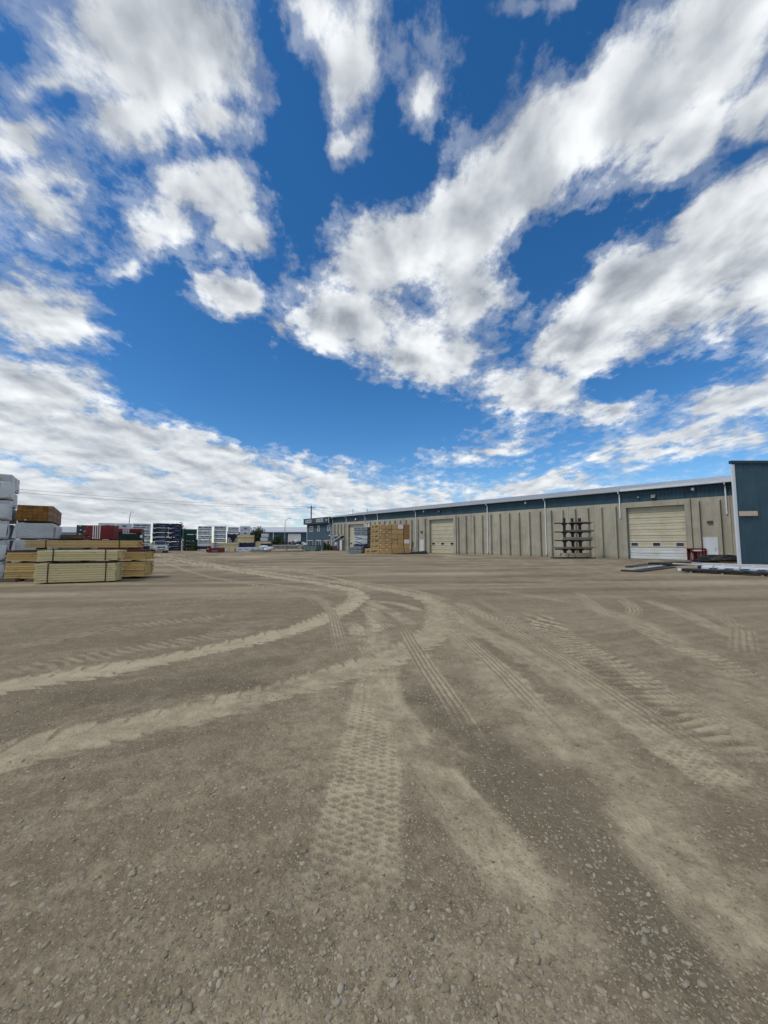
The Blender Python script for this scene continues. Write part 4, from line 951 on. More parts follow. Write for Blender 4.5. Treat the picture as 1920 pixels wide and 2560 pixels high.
def tri_deco(p_, w, h):
    for fx in (.12, .3): print_quad(p_, M['print_pale'], w*fx, w*fx+.22, h*.55, h*.66, -.014, 'paper_label')
    a = w*.62; MB().prism([(a-.18, h*.40), (a-.10, h*.40), (a, h*.62), (a+.10, h*.40), (a+.18, h*.40), (a, h*.78)], 'y', -.014, -.011).build('triangle_mark', M['print_pale'], p_)
    print_quad(p_, M['print_grey'], a-.25, a+.3, h*.16, h*.26, -.014)
pile([('dark green pack with white triangle mark, %s of its stack' % level_word(i, 3), 'green wrapped packs', .74, M['wrap_dkgreen'], tri_deco) for i in range(3)], -38.83, 75, 35, 2.45, 1.2)
pg = 'white printed packs'; w1 = 'stack between the green packs and the red pack'
pile([('thin white pack at the foot of the stack beside the dark green packs', pg, .27, M['wrap_pale'], None), ('navy pack second in the stack beside the dark green packs', 'navy wrapped packs', .62, M['wrap_navy'], None), ('crumpled white pack above the navy pack', pg, .42, M['wrap_pale'], None)] +
     [('white printed pack, %s above the crumpled white pack' % ('first', 'second', 'third')[i], pg, .86, M['wrap_pale'], text_rows) for i in range(3)] + [('white printed pack topping the stack beside the dark green packs', pg, .92, M['wrap_pale'], text_rows)], -35.84, 74, 20, 2.38, 1.2)
pile([('white printed pack, %s of the taller stack beside the torn tarp' % level_word(i, 6), pg, .815, M['wrap_pale'], text_rows) for i in range(6)], -33.60, 76, 20, 2.2, 1.2)
pile([('white pack with dark print, %s of the stack holding the torn tarp' % level_word(i, 6), pg, .79, M['wrap_pale'], text_rows) for i in range(6)], -31.3, 77, 20, 2.05, 1.2)
tp = thing('torn_tarp', 'torn black tarp hanging off the white printed stack', 'tarp', (-31.3, 77, 2.75), 20)
b = MB(); rngp = random.Random(4); nx = 9
top = [(i*2.05/(nx-1), -.10+.04*math.sin(i*2.1), .55+.08*math.sin(i*1.7)) for i in range(nx)]; low = [(p[0], -.16+.05*math.cos(i*1.3), -.10-(1.15 if 3 <= i <= 5 else .0)*(1-abs(i-4)*.45)) for i, p in enumerate(top)]
b.add(top+low, [(i, i+1, nx+i+1, nx+i) for i in range(nx-1)], True); b.build('sheet', M['tarp'], tp)
MB().add([(p[0], p[1]+.02, p[2]+.22) for p in top] + [(p[0], p[1]-.04, p[2]+.03) for p in top], [(i, i+1, nx+i+1, nx+i) for i in range(nx-1)], True).build('pale_edge', M['wrap_pale'], tp)
pile([('white pack with grey logo, %s of the stack beside the small tree' % level_word(i, 5), pg, 1.01, M['wrap_pale'], logo_rows) for i in range(5)], -30.0, 80, 20, 2.05, 1.2)
for i in range(4): pack('white foam pack, %s of the small stack by the teal warehouse' % level_word(i, 4), 'white foam packs', -27.6 if i < 3 else -27.4, 86, i*.9, 10, 1.5, 1.2, .9, M['wrap_pale'], i, 2, .01)
# boards and packs in the row in front
bg = 'beige board packs in the far row'
def bpk(lb, x, y, z, rz, w, d, h, m, gr=bg, **k): return pack(lb, gr, x, y, z, rz, w, d, h, m, 0, 0, 0, k.pop('dun', .05), bev=.015, name='board_pack', cat='board pack', **k)
bpk('white wrapped pack under the long beige boards', -29.76, 70, 0, 12, 3.1, 1.2, .68, M['wrap_pale'], 'white base packs')
bpk('beige board pack with a divided front on the white base pack', -29.76, 70, .68, 12, 3.1, 1.2, .56, M['beige'], straps=(.5,)); bpk('thin overhanging beige board pack on the divided beige pack', -29.95, 69.9, 1.24, 12, 3.35, 1.3, .36, M['beige'])
bpk('white wrapped pack under the navy panels', -27.1, 72.0, 0, 12, 2.7, 1.2, .72, M['wrap_pale'], 'white base packs')
p_ = bpk('navy wrapped pack with seams below the tall beige boards', -27.1, 72.0, .72, 12, 2.7, 1.2, .84, M['wrap_navy'], 'navy wrapped packs')
for fx in (.27, .53, .8): MB().box(2.7*fx, -.012, .06, 2.7*fx+.02, -.006, .82).build('seam', M['print_grey'], p_)
bpk('tall beige board pack standing on the navy pack', -27.35, 72.0, 1.56, 12, 2.8, 1.2, .97, M['beige']); bpk('thin beige board pack topping the tall beige pack', -27.42, 71.95, 2.53, 12, 2.9, 1.25, .44, M['beige'], straps=(.28,))
bpk('white wrapped pack under the small beige stack', -24.35, 73.0, 0, 12, .95, 1.2, .70, M['wrap_pale'], 'white base packs')
bpk('small beige board pack beside the navy panels', -24.35, 73.0, .70, 12, .95, 1.2, 1.1, M['beige'])
bpk('low navy wrapped pack under the thin beige sheets', -23.35, 73.2, 0, 12, 1.7, 1.2, 1.40, M['wrap_navy'], 'navy wrapped packs'); bpk('thin beige sheets lying on the low navy pack', -23.35, 73.2, 1.40, 12, 1.75, 1.2, .38, M['beige'])
bpk('small beige board pack on the ground beside the white logo pack', -26.89, 66, 0, 12, 1.23, 1.2, .74, M['beige'], straps=(.27,))
p_ = bpk('long low white pack with four arch logos', -25.6, 66.5, 0, 5, 4.6, 1.2, .79, M['wrap_pale'], 'white base packs')
for fx in (.17, .40, .63, .85):
    a = [(4.6*fx+.26*math.cos(t), .30+.26*math.sin(t)) for t in np.linspace(0, math.pi, 9)] + [(4.6*fx+.16*math.cos(t), .30+.16*math.sin(t)) for t in np.linspace(math.pi, 0, 9)]
    MB().prism(a, 'y', -.008, -.005).build('arch_mark', M['print_grey'], p_)
p_ = bpk('low red wrapped pack with a blue mark alone on the dirt', -28.57, 62, 0, 5, 2.54, 1.2, .74, M['wrap_red'], rg)
MB().prism([(.95, .16), (1.7, .16), (1.8, .40), (.85, .40)], 'y', -.008, -.005).build('blue_mark', M['print_grey'], p_); print_quad(p_, M['label'], .22, .34, .55, .7, -.008, 'paper_label')
pack('small white pack standing behind the low red pack', 'white base packs', -27.75, 66.2, 0, 8, .7, .9, .55, M['wrap_pale'], 1, 0)
def loose_boards(label, x, y, rz, ln, rows, cols, th, bw, m1, m2, seed):
    o = thing('board_pile', label, 'lumber', (x, y, 0), rz); rg_ = random.Random(seed)
    for i in range(rows):
        for j in range(cols):
            if 0 < j < cols-1 and i < rows-1: continue
            L_ = ln*rg_.uniform(.82, 1.0); mm = m1 if rg_.random() < .6 else m2
            MB().box(0, 0, 0, L_, bw*.94, th*.6).build('board', mm, o, (rg_.uniform(0, ln-L_)+rg_.uniform(-.15, .15), j*bw, .05+i*th), (0, R(rg_.uniform(-.5, .5)), R(rg_.uniform(-1.2, 1.2))))
    for q in (.12, .5, .86): box('bearer', M['dunnage'], o, ln*q, 0, 0, ln*q+.1, cols*bw, .05)
    return o
M['trimwood'] = wood_mat('white_trim_boards', (.56, .54, .47), (.30, .28, .22), rand=.18)
loose_boards('low pile of weathered grey boards in front of the arch logo pack', -22.9, 65.0, 0, 3.7, 4, 6, .09, .2, M['grey_wood'], M['dunnage'], 3)
o = loose_boards('long stack of pale trim boards in uneven layers', -20.2, 69.6, 0, 5.7, 8, 6, .148, .2, M['trimwood'], M['grey_wood'], 5)
for fx in (.45,): MB().box(5.7*fx, -.08, .02, 5.7*fx+.14, -.03, 1.2).build('stake', M['cedar'], o)
o = thing('wrapped_trim', 'crumpled white plastic over trim ends beside the pale trim boards', 'plastic sheet', (-21.5, 69.2, 0))
def lump(par, name, m, c, s, seed, z0=0):
    bm = bmesh.new(); bmesh.ops.create_icosphere(bm, subdivisions=3, radius=1)
    for v in bm.verts:
        q = v.co.copy(); k = 1 + .35*mnoise.noise(q*1.5+Vector((seed*3.3, seed, 0))) + .22*mnoise.noise(q*3.7+Vector((seed, 7, seed)))
        v.co = Vector((q.x*s[0]*k, q.y*s[1]*k, max(q.z*s[2]*k, -s[2]*.55)))
    me = bpy.data.meshes.new(name); bm.to_mesh(me); bm.free(); me.materials.append(m); me.polygons.foreach_set('use_smooth', [True]*len(me.polygons))
    return link(name, me, par, c)
for k, (x, y, z, sx, sz) in enumerate(((.3, 0, .3, .9, .4), (.9, .4, .6, .7, .3), (-.6, .3, .22, .7, .3), (-.1, .2, .85, .8, .25))): lump(o, 'sheet_fold', M['wrap_pale'] if k != 2 else M['trimwood'], (x, y, z), (sx, .5, sz), k+1)
def cone(x, y, lb):
    o = thing('traffic_cone', lb, 'cone', (x, y, 0), 10, 'orange cones by the trim boards')
    MB().obox((0, 0, .02), (.36, .36, .04)).build('base', M['orange'], o)
    MB().tube([(0, 0, .04), (0, 0, .30)], [.14, .085], 14).tube([(0, 0, .42), (0, 0, .70)], [.063, .022], 14).build('body', M['orange'], o)
    MB().tube([(0, 0, .30), (0, 0, .42)], [.086, .064], 14).build('white_collar', M['label'], o)
cone(-19.0, 65.6, 'orange traffic cone closest to the pale trim boards'); cone(-19.75, 65.3, 'orange traffic cone beside the weathered board pile')

# debris heap behind
o = thing('debris_heap', 'heap of white and purple plastic bags and scrap in front of the teal warehouse', 'debris', (-23.3, 98, 0))
rd = random.Random(8); M['purple'] = wrap_mat('purple_plastic', (.11, .06, .085), .5)
for k in range(46):
    x = rd.uniform(-3.6, 4.2); z = rd.uniform(.2, 2.3)*(1-abs(x)/9); lump(o, 'bag', rd.choice([M['wrap_pale'], M['purple'], M['purple'], M['wrap_dkgrey'], M['tarp'], M['wrap_white']]), (x, rd.uniform(-.8, 1.2), z), (rd.uniform(.4, .95), rd.uniform(.4, .7), rd.uniform(.25, .5)), k)

# ------------------------------------------------------------------ stacks against the warehouse
gg = 'grey wrapped packs by the warehouse'
def grey_deco(p_, w, h):
    for fx in (.05, .30, .62): print_quad(p_, M['print_grey'], w*fx, w*fx+w*.16, h*.5, h*.72, -.016)
    MB().box(w+.004, .12, h*.8, w+.012, .26, h*.95).build('paper_label', M['label'], p_)
def slash_deco(p_, w, h):
    MB().prism([(w*.06, h*.62), (w*.10, h*.72), (w*.62, h*.30), (w*.60, h*.16)], 'y', -.018, -.014).build('print', M['print_dark'], p_)
for i in range(6):
    m_ = (M['wrap_navy'], M['wrap_navy'], M['wrap_pale'], M['wrap_pale'], M['wrap_grey'], M['wrap_grey'])[i]
    lb = ('navy wrapped pack, lowest of the tall grey and navy stack', 'navy wrapped pack, second in the tall grey and navy stack', 'white wrapped pack with dark slash print in the grey stack', 'white wrapped pack with torn print above the slash print pack', 'grey wrapped pack second from the top of the grey stack', 'grey wrapped pack topping the grey stack')[i]
    p_ = pack(lb, gg, -4.72, 60.0, i*.68, -10, 2.17, 2.3, .68, m_, i, 2, .012, .05)
    (slash_deco if i in (2, 3) else grey_deco)(p_, 2.17, .68)
    if i > 1: MB().box(2.185, .0, .05, 2.19, 2.3, .67).build('navy_side', M['wrap_navy'], p_)
for i in range(2):
    p_ = pack(('grey wrapped pack on the ground in front of the navy packs', 'low grey wrapped pack lying on the ground pack')[i], gg, -5.40, 57.9, i*.58, -10, 2.05, 1.6, (.58, .42)[i], M['wrap_grey'], i, 2, .012, .05); grey_deco(p_, 2.05, (.58, .42)[i])
tg = 'tan board packs stacked by the warehouse'
xs = [-1.92, -.62, .28, 1.13, 1.98, 2.84, 3.70]
colname = ['printed end column', 'second column', 'third column', 'fourth column', 'fifth column', 'outer brown column']
for c_ in range(6):
    z = 0
    hs = [.72, .70, .705, .705, .71, .70]
    if c_ == 5: hs = [.72, .70, .70, 2.12]
    for i, h in enumerate(hs):
        n_ = len(hs); mm = M['osb_pale'] if c_ == 0 else (M['osb_brown'] if (c_ == 5 and i == 3) else M['osb'])
        x0 = xs[c_] - (.78 if (c_ == 0 and i == 0) else 0); w = xs[c_+1]-x0-.03
        yy = 55.6 if i else 54.3
        p_ = bpk('tan board pack, %s in the %s of the tan stack' % (level_word(i, n_), colname[c_]) if i or c_ else 'long tan board pack jutting out at the foot of the tan stack', x0+(.03 if c_ == 5 else 0), yy+.04*c_, z, 1.5, w, 2.44 if i else 3.7, h, mm, tg, dun=.04, jig=False)
        p_.location.x += random.uniform(-.015, .015); p_.location.y += random.uniform(-.05, .05); z += h
        if c_ == 0: 
            for fx, fz in ((.12, .35), (.45, .35), (.62, .45)): print_quad(p_, mat('print_brown', (.20, .12, .05), .8, .3, 6), w*fx, w*fx+w*.2, h*fz, h*fz+h*.32, -.006)
        if c_ in (1, 2) : print_quad(p_, M['label'], .02, .18, h*.78, h*.97, -.008, 'paper_label')
        if (c_ == 4 and i == 5) or (c_ == 5 and i == 2): print_quad(p_, M['print_pale'], .03, w-.04, h*.10, h*.92, -.008, 'paper_sheet')
tag(MB().box(0, 0, 0, 2.3, .9, .05).build('white_board', M['trimwood'], None, (.4, 55.9, 4.25), (0, 0, R(2))), 'thin pale board lying on top of the tan board stack', 'board')
o = thing('low_tarp', 'black tarp spread low over boards beside the tan stack', 'tarp', (1.3, 53.7, 0), 8)
b = MB(); nx, ny = 12, 5; P = []
for j in range(ny):
    for i in range(nx): P.append((i*.45, j*.45, max(.015, (.12+.032*i)*(1-abs(j-2.5)/4.5)*(1 if i else .1) + .05*math.sin(i*1.9+j*2.3)) if 0 < j else .012))
b.add(P, [(j*nx+i, j*nx+i+1, (j+1)*nx+i+1, (j+1)*nx+i) for j in range(ny-1) for i in range(nx-1)], True); b.build('sheet', M['tarp'], o)
MB().box(.9, 1.2, .34, 5.6, 1.3, .37).build('edge_board', M['trimwood'], o)
tag(MB().beam((0, 0, 0), (.35, .25, 1.75), .14, .03).build('leaning_plank', M['dark'], None, to_world(-44.5, -.55)), 'dark plank leaning against the concrete wall by the steel door', 'plank')

# ------------------------------------------------------------------ cantilever rack
rk = thing('cantilever_rack', 'dark steel cantilever rack with three posts and four arm levels before the wall', 'rack', (19.45, 39.7, 0), 2)
PX = (-.83, 0.02, .80)
LV = (.95, 1.85, 2.72, 3.62)
for x in PX: box('post', M['dark'], rk, x-.085, -.14, .02, x+.085, .14, 4.15)
for z in LV:
    a = box('arm', M['dark'], rk, -1.85, -.10, z-.06, 1.92, .10, z+.05)
    for x in PX:
        for s in (-1, 1):
            P = [(x+s*.085, z-.06), (x+s*.36, z-.06), (x+s*.27, z-.10), (x+s*.18, z-.17), (x+s*.12, z-.27), (x+s*.085, z-.38)]
            MB().prism(P, 'y', -.05, .05).build('gusset', M['dark'], a)
box('base_rail', M['dark'], rk, -2.15, -.45, .0, 2.1, -.25, .12); box('base_rail', M['dark'], rk, -2.15, .25, .0, 2.1, .45, .12)
for x in PX: box('base_foot', M['dark'], rk, x-.1, -.45, .003, x+.1, .45, .123)
rgk = random.Random(3); M['beamwood'] = wood_mat('dull_beam', (.44, .39, .27), (.26, .21, .13), rand=.08)
def rack_boards(label, z, x0, x1, n, m, th=.05):
    o = thing('board_pile', label, 'lumber', (19.45, 39.62, z), 2, 'boards lying on the rack')
    for i in range(n):
        L_ = (x1-x0)*rgk.uniform(.8, 1.0); xx = x0 + ((x1-x0)-L_)*rgk.random()
        MB().box(0, 0, 0, L_, .17, th*.85).build('board', m if i % 5 != 3 else M['cedar'], o, (xx, -.30+.19*(i % 3), (i//3)*th), (0, R(rgk.uniform(-.6, .6)), R(rgk.uniform(-2, 2))))
    return o
rack_boards('short weathered boards on the top arm of the rack', 3.675, -.3, 2.1, 4, M['grey_wood']); rack_boards('weathered grey boards on the third arm of the rack', 2.775, -.75, 2.15, 9, M['grey_wood'], .055)
rack_boards('thick pile of grey boards on the second arm of the rack', 1.905, -1.0, 2.1, 15, M['grey_wood'], .06); rack_boards('long brown and grey boards on the lowest arm of the rack', 1.005, -2.2, 2.3, 12, M['grey_wood'], .05)
lumber('pale strapped beam bundle on the base of the rack', None, 18.30, 39.0, .125, 14, 3.2, 2, 4, .2, .2, M['beamwood'], (.12, .36), .04)
# ------------------------------------------------------------------ things by the right hand door
o = thing('gas_cage', 'red steel gas cylinder cage with white plate beside the white door', 'cage', (27.45, 34.55, 0), -12)
W_, D_, H_ = 1.22, .62, 1.08
for x in (0, W_-.06):
    for y in (0, D_-.06): box('corner_post', M['red_steel'], o, x, y, 0, x+.06, y+.06, H_)
box('base', M['red_steel'], o, .0, .061, .04, W_, D_-.061, .09); box('roof', M['red_steel'], o, -.03, -.03, H_, W_+.03, D_+.03, H_+.04); box('rear_panel', M['dark'], o, .06, D_-.03, .09, W_-.06, D_-.01, H_)
hd = box('header', M['red_steel'], o, .06, -.002, .80, W_-.06, .03, H_); print_quad(hd, M['label'], .24, .86, .87, 1.0, -.008, 'white_plate'); 
for x in (.14, 1.0): print_quad(hd, M['print_pale'], x, x+.08, .90, .97, -.006, 'mark')
for k, x in enumerate(np.linspace(.12, W_-.16, 9)): box('bar', M['red_steel'], o, x, .0, .09, x+.022, .022, .80)
for x in (.24, .95): MB().tube([(x, .3, .09), (x, .3, .60), (x, .3, .70), (x, .3, .76)], [.12, .12, .07, .03], 12).build('gas_cylinder', M['print_pale'], o)
MB().box(W_-.02, .06, .09, W_-.005, D_-.06, H_-.1).build('side_panel', M['red_steel'], o)
o = thing('tarp_heap', 'black tarp heaped beside the corner of the teal metal building', 'tarp', (27.7, 31.6, 0), -30)
lump(o, 'sheet', M['tarp'], (0, 0, .28), (1.55, .75, .36), 3); lump(o, 'sheet_fold', M['tarp'], (-1.1, -.2, .12), (.9, .55, .16), 5); lump(o, 'sheet_fold', M['tarp'], (.9, .1, .3), (1.1, .7, .36), 8)
# packs of black and white trim lying along the building
RT = -51.6
o = thing('trim_bundle', 'long black wrapped trim bundle on low bearers at the yard edge', 'trim bundle', (16.45, 21.45, 0), RT)
link('wrap', soft_box('blk', 8.0, .75, .16, M['tarp'], .04, 3, .012, 2), o, (0, 0, .055))
for x in (.4, 1.7, 3.2, 4.8, 6.4): box('bearer', M['grey_wood'], o, x, -.08, .0, x+.09, .8, .053)
MB().box(-.06, .10, .09, .0, .24, .20).build('end_cap', M['label'], o)
o = thing('trim_bundle', 'white plastic wrapped trim bundle lying on the black bundle', 'trim bundle', (17.15, 20.95, .205), RT)
link('wrap', soft_box('wht', 7.0, .45, .18, M['wrap_pale'], .04, 4, .025, 6), o, (0, 0, 0))
for k in range(8): MB().prism([(.3+.62*k, .04), (.66+.62*k, .07), (.72+.62*k, .11), (.40+.62*k, .10)], 'y', -.032, -.018).build('tear', M['wrap_dkgrey'], o)
for x in (.5, 1.55, 2.6, 3.7, 4.9): MB().box(x, -.035, .0, x+.03, .47, .192).build('band', M['wrap_grey'], o)
o = thing('trim_bundle', 'second black wrapped bundle behind the white trim with rails on it', 'trim bundle', (18.2, 22.5, 0), RT); link('wrap', soft_box('blk2', 8.0, .9, .24, M['tarp'], .05, 3, .015, 4), o, (0, 0, .07))
for x in (.4, 2.2, 4.0, 5.8): box('bearer', M['dunnage'], o, x, 0, 0, x+.09, .9, .068)
o = thing('white_railing', 'white railing length lying on the black bundles', 'railing', (18.25, 22.55, .31), RT)
for z, y in ((.0, .05), (.11, .12)): MB().box(-.3 if z > .1 else .2, y, z, 7.6, y+.06, z+.04).build('rail', M['white'], o)
for x in (1.1, 2.35, 3.6, 4.85): MB().box(x, .112, .0, x+.05, .118, .11).build('baluster', M['white'], o)
MB().box(-1.4, .8, .0, 7.6, .86, .05).build('rail', M['white'], o)
RN = 38
for k, (lb, x, y, z, ln, wd, th, m_, rz) in enumerate((('flat black sheet on the dirt under the grey panel', 14.2, 21.45, 0, 6.2, 1.0, .07, M['black'], RN), ('long flat grey panel on black sheets by the yard edge', 14.05, 21.75, .075, 5.6, .62, .06, M['grey_wood'], RN+1.5), ('black sheet lying flat behind the grey panel', 17.0, 24.4, 0, 5.0, 1.6, .09, M['black'], RN+4), ('crumpled black sheet stack near the gas cage', 19.8, 26.8, 0, 4.6, 1.4, .20, M['black'], RN-10))):
    tag(link('flat_sheet', soft_box('sh%d' % k, ln, wd, th, m_, .012, 2, .008, k), None, (x, y, z+.002), (0, 0, R(rz))), lb, 'sheet')
tag(MB().box(0, 0, .0, 2.6, .10, .03).build('white_strip', M['white'], None, (16.2, 23.6, .137), (0, 0, R(RN+2))), 'narrow white strip lying on the long grey panel', 'strip')
tag(MB().box(-.06, -.06, 0, .06, .06, .13).build('block', M['label'], None, (17.35, 22.75, .002), (0, 0, R(20))), 'small white block standing between the black bundles', 'block')

# ------------------------------------------------------------------ by the office
o = thing('dumpster', 'teal grey steel dumpster in front of the office', 'dumpster', (-15.6, 75.2, 0), -28)
MB().prism([(0, .12), (2.9, .12), (3.05, 1.02), (-.1, 1.02)], 'y', 0, 1.5).build('bin', M['teal_paint'], o); MB().box(-.16, -.05, 1.02, 3.1, 1.55, 1.08).build('rim', M['dark'], o)
for x in (.5, 1.4, 2.3): box('side_rib', M['teal_paint'], o, x, -.05, .14, x+.08, -.002, 1.0)
for x in (.3, 2.5): box('skid', M['dark'], o, x, .1, 0, x+.14, 1.4, .118)
def foliage(par, name, c, s, n, leaf, m, seed):
    rg_ = np.random.default_rng(seed); cl = rg_.normal(size=(max(6, n//70), 3)); cl /= np.linalg.norm(cl, axis=1)[:, None]; cl *= rg_.uniform(.35, .95, (len(cl), 1))
    V = []; F = []
    for i in range(n):
        p_ = cl[rg_.integers(len(cl))] + rg_.normal(size=3)*.22
        if p_[2] < -.95: continue
        p_ = p_*np.array(s)+np.array(c); a = rg_.normal(size=3); a /= np.linalg.norm(a); b_ = np.cross(a, rg_.normal(size=3)); b_ /= np.linalg.norm(b_); k = leaf*rg_.uniform(.5, 1.2); o_ = len(V)
        V += [tuple(p_-a*k), tuple(p_+b_*k*.45), tuple(p_+a*k), tuple(p_-b_*k*.45)]; F.append((o_, o_+1, o_+2, o_+3))
    return MB().add(V, F).build(name, m, par)
def tree(name, label, x, y, h, rx, z0, n, leaf, m, seed, group, cat='tree'):
    o = thing(name, label, cat, (x, y, 0), seed*37, group); rg_ = random.Random(seed)
    t = MB(); t.tube([(0, 0, -.1), (.04, 0, h*.3), (-.03, .05, h*.62), (.02, 0, h*.9)], [h*.03, h*.024, h*.014, .01], 7)
    for k in range(7):
        a = rg_.uniform(0, 6.28); zb = h*rg_.uniform(.25, .6); t.tube([(0, 0, zb), (math.cos(a)*rx*.4, math.sin(a)*rx*.4, zb+h*.14), (math.cos(a)*rx*.75, math.sin(a)*rx*.75, zb+h*.22)], [h*.012, h*.008, .01], 5)
    t.build('trunk', M['bark'], o); foliage(o, 'crown', (0, 0, (z0+h)/2), (rx, rx, (h-z0)/2), n, leaf, m, seed)
tree('tree', 'small bushy tree between the white stack and the teal warehouse', -30.6, 94, 5.4, 1.75, .5, 2600, .24, M['leaf'], 1, 'trees beyond the yard')
tree('tree', 'rounded dark shrub in front of the teal warehouse', -24.6, 90, 3.3, 1.6, .1, 2200, .2, M['leaf'], 2, 'trees beyond the yard')
tree('tree', 'tree top showing above the green and navy stacks', -44.6, 84, 5.4, 1.4, 1.5, 1500, .24, M['leaf'], 3, 'trees beyond the yard')
tree('shrub', 'leafy shrub between the dark green packs and white stack', -36.5, 73.6, 1.9, .8, .0, 900, .14, M['leaf'], 4, 'low shrubs', 'shrub')
for k, (x, y, h, lb) in enumerate(((-12.95, 77.2, 1.3, 'low grey green shrub by the office door'), (-12.0, 77.6, 1.5, 'green shrub under the yellow sign'), (-11.2, 77.4, 1.75, 'tall dark shrub next to the low fence'))):
    tree('shrub', lb, x, y, h, .55, 0, 800, .12, M['leaf2'], 5+k, 'low shrubs', 'shrub')
o = thing('yellow_sign', 'yellow sign board on a post among the office shrubs', 'sign', (-11.75, 78.5, 0), -30); box('post', M['dark'], o, -.04, -.04, 0, .04, .04, 1.3); box('board', mat('yellow_board', (.42, .27, .06), .7, .15, 4), o, -.32, -.07, 1.25, .32, -.042, 1.95); print_quad(o, M['osb_pale'], -.2, .2, 1.4, 1.8, -.076)
o = thing('low_fence', 'low dark board fence below the office window', 'fence', (-11.2, 78.3, 0), -42)
for i in range(10): box('fence_board', M['darkwood'], o, i*.235, 0, .05, i*.235+.22, .03, .92)
for x in (0, 1.1, 2.25): box('post', M['darkwood'], o, x, .031, 0, x+.09, .12, 1.0)
o = thing('bollard_light', 'small white post with a round base by the office shrubs', 'post', (-12.25, 75.6, 0)); MB().tube([(0, 0, 0), (0, 0, .14), (0, 0, .2)], [.2, .18, .05], 12).build('base', M['label'], o); MB().tube([(0, 0, .2), (0, 0, .85)], .025, 8).build('post', M['label'], o)
# dust collector with ducts on the wall
o = thing('dust_collector', 'grey ducts and fan box of a dust collector on the concrete wall', 'duct', to_world(-66.2, 0), WR)
def elbow(x, y, h, r, dx): 
    a = np.linspace(0, math.pi/2, 7); return [(x, y, .1), (x, y, h-.5)] + [(x+dx*.5*(1-math.cos(t)), y, h-.5+.5*math.sin(t)) for t in a[1:]] + [(x+dx*1.6, y, h)]
MB().tube(elbow(-.6, -.55, 2.95, .26, 1), .26, 12).build('duct', M['galv'], o); MB().tube([(-1.35, -.5, .1), (-1.35, -.5, 2.2), (-1.15, -.5, 2.75), (-.6, -.5, 3.0)], .28, 12).build('duct', M['galv'], o)
box('meter_box', M['galv'], o, -2.35, -.45, 2.25, -1.65, -.31, 2.95); box('pipe_box', M['galv'], o, -2.1, -.45, .3, -1.8, -.31, 2.2)
f_ = box('fan_box', M['galv'], o, .1, -1.1, .2, 1.25, -.32, 1.75); print_quad(f_, M['print_pale'], .3, .95, 1.2, 1.65, -1.106, 'plate'); box('stand', M['darkwood'], o, -.25, -1.2, 0, 1.5, -.31, .195)
MB().beam((-.65, -1.0, 1.85), (2.85, -1.0, 3.1), .16, .10).build('chute', M['white'], o); MB().tube([(2.2, -.8, 2.7), (2.7, -.8, 2.75)], .3, 12).build('motor', M['dark'], o); box('side_door', M['white'], o, 1.55, -.75, .05, 2.3, -.70, 2.05); box('door_box', M['grey_wood'], o, 1.5, -.695, 0, 2.35, -.31, 2.2)

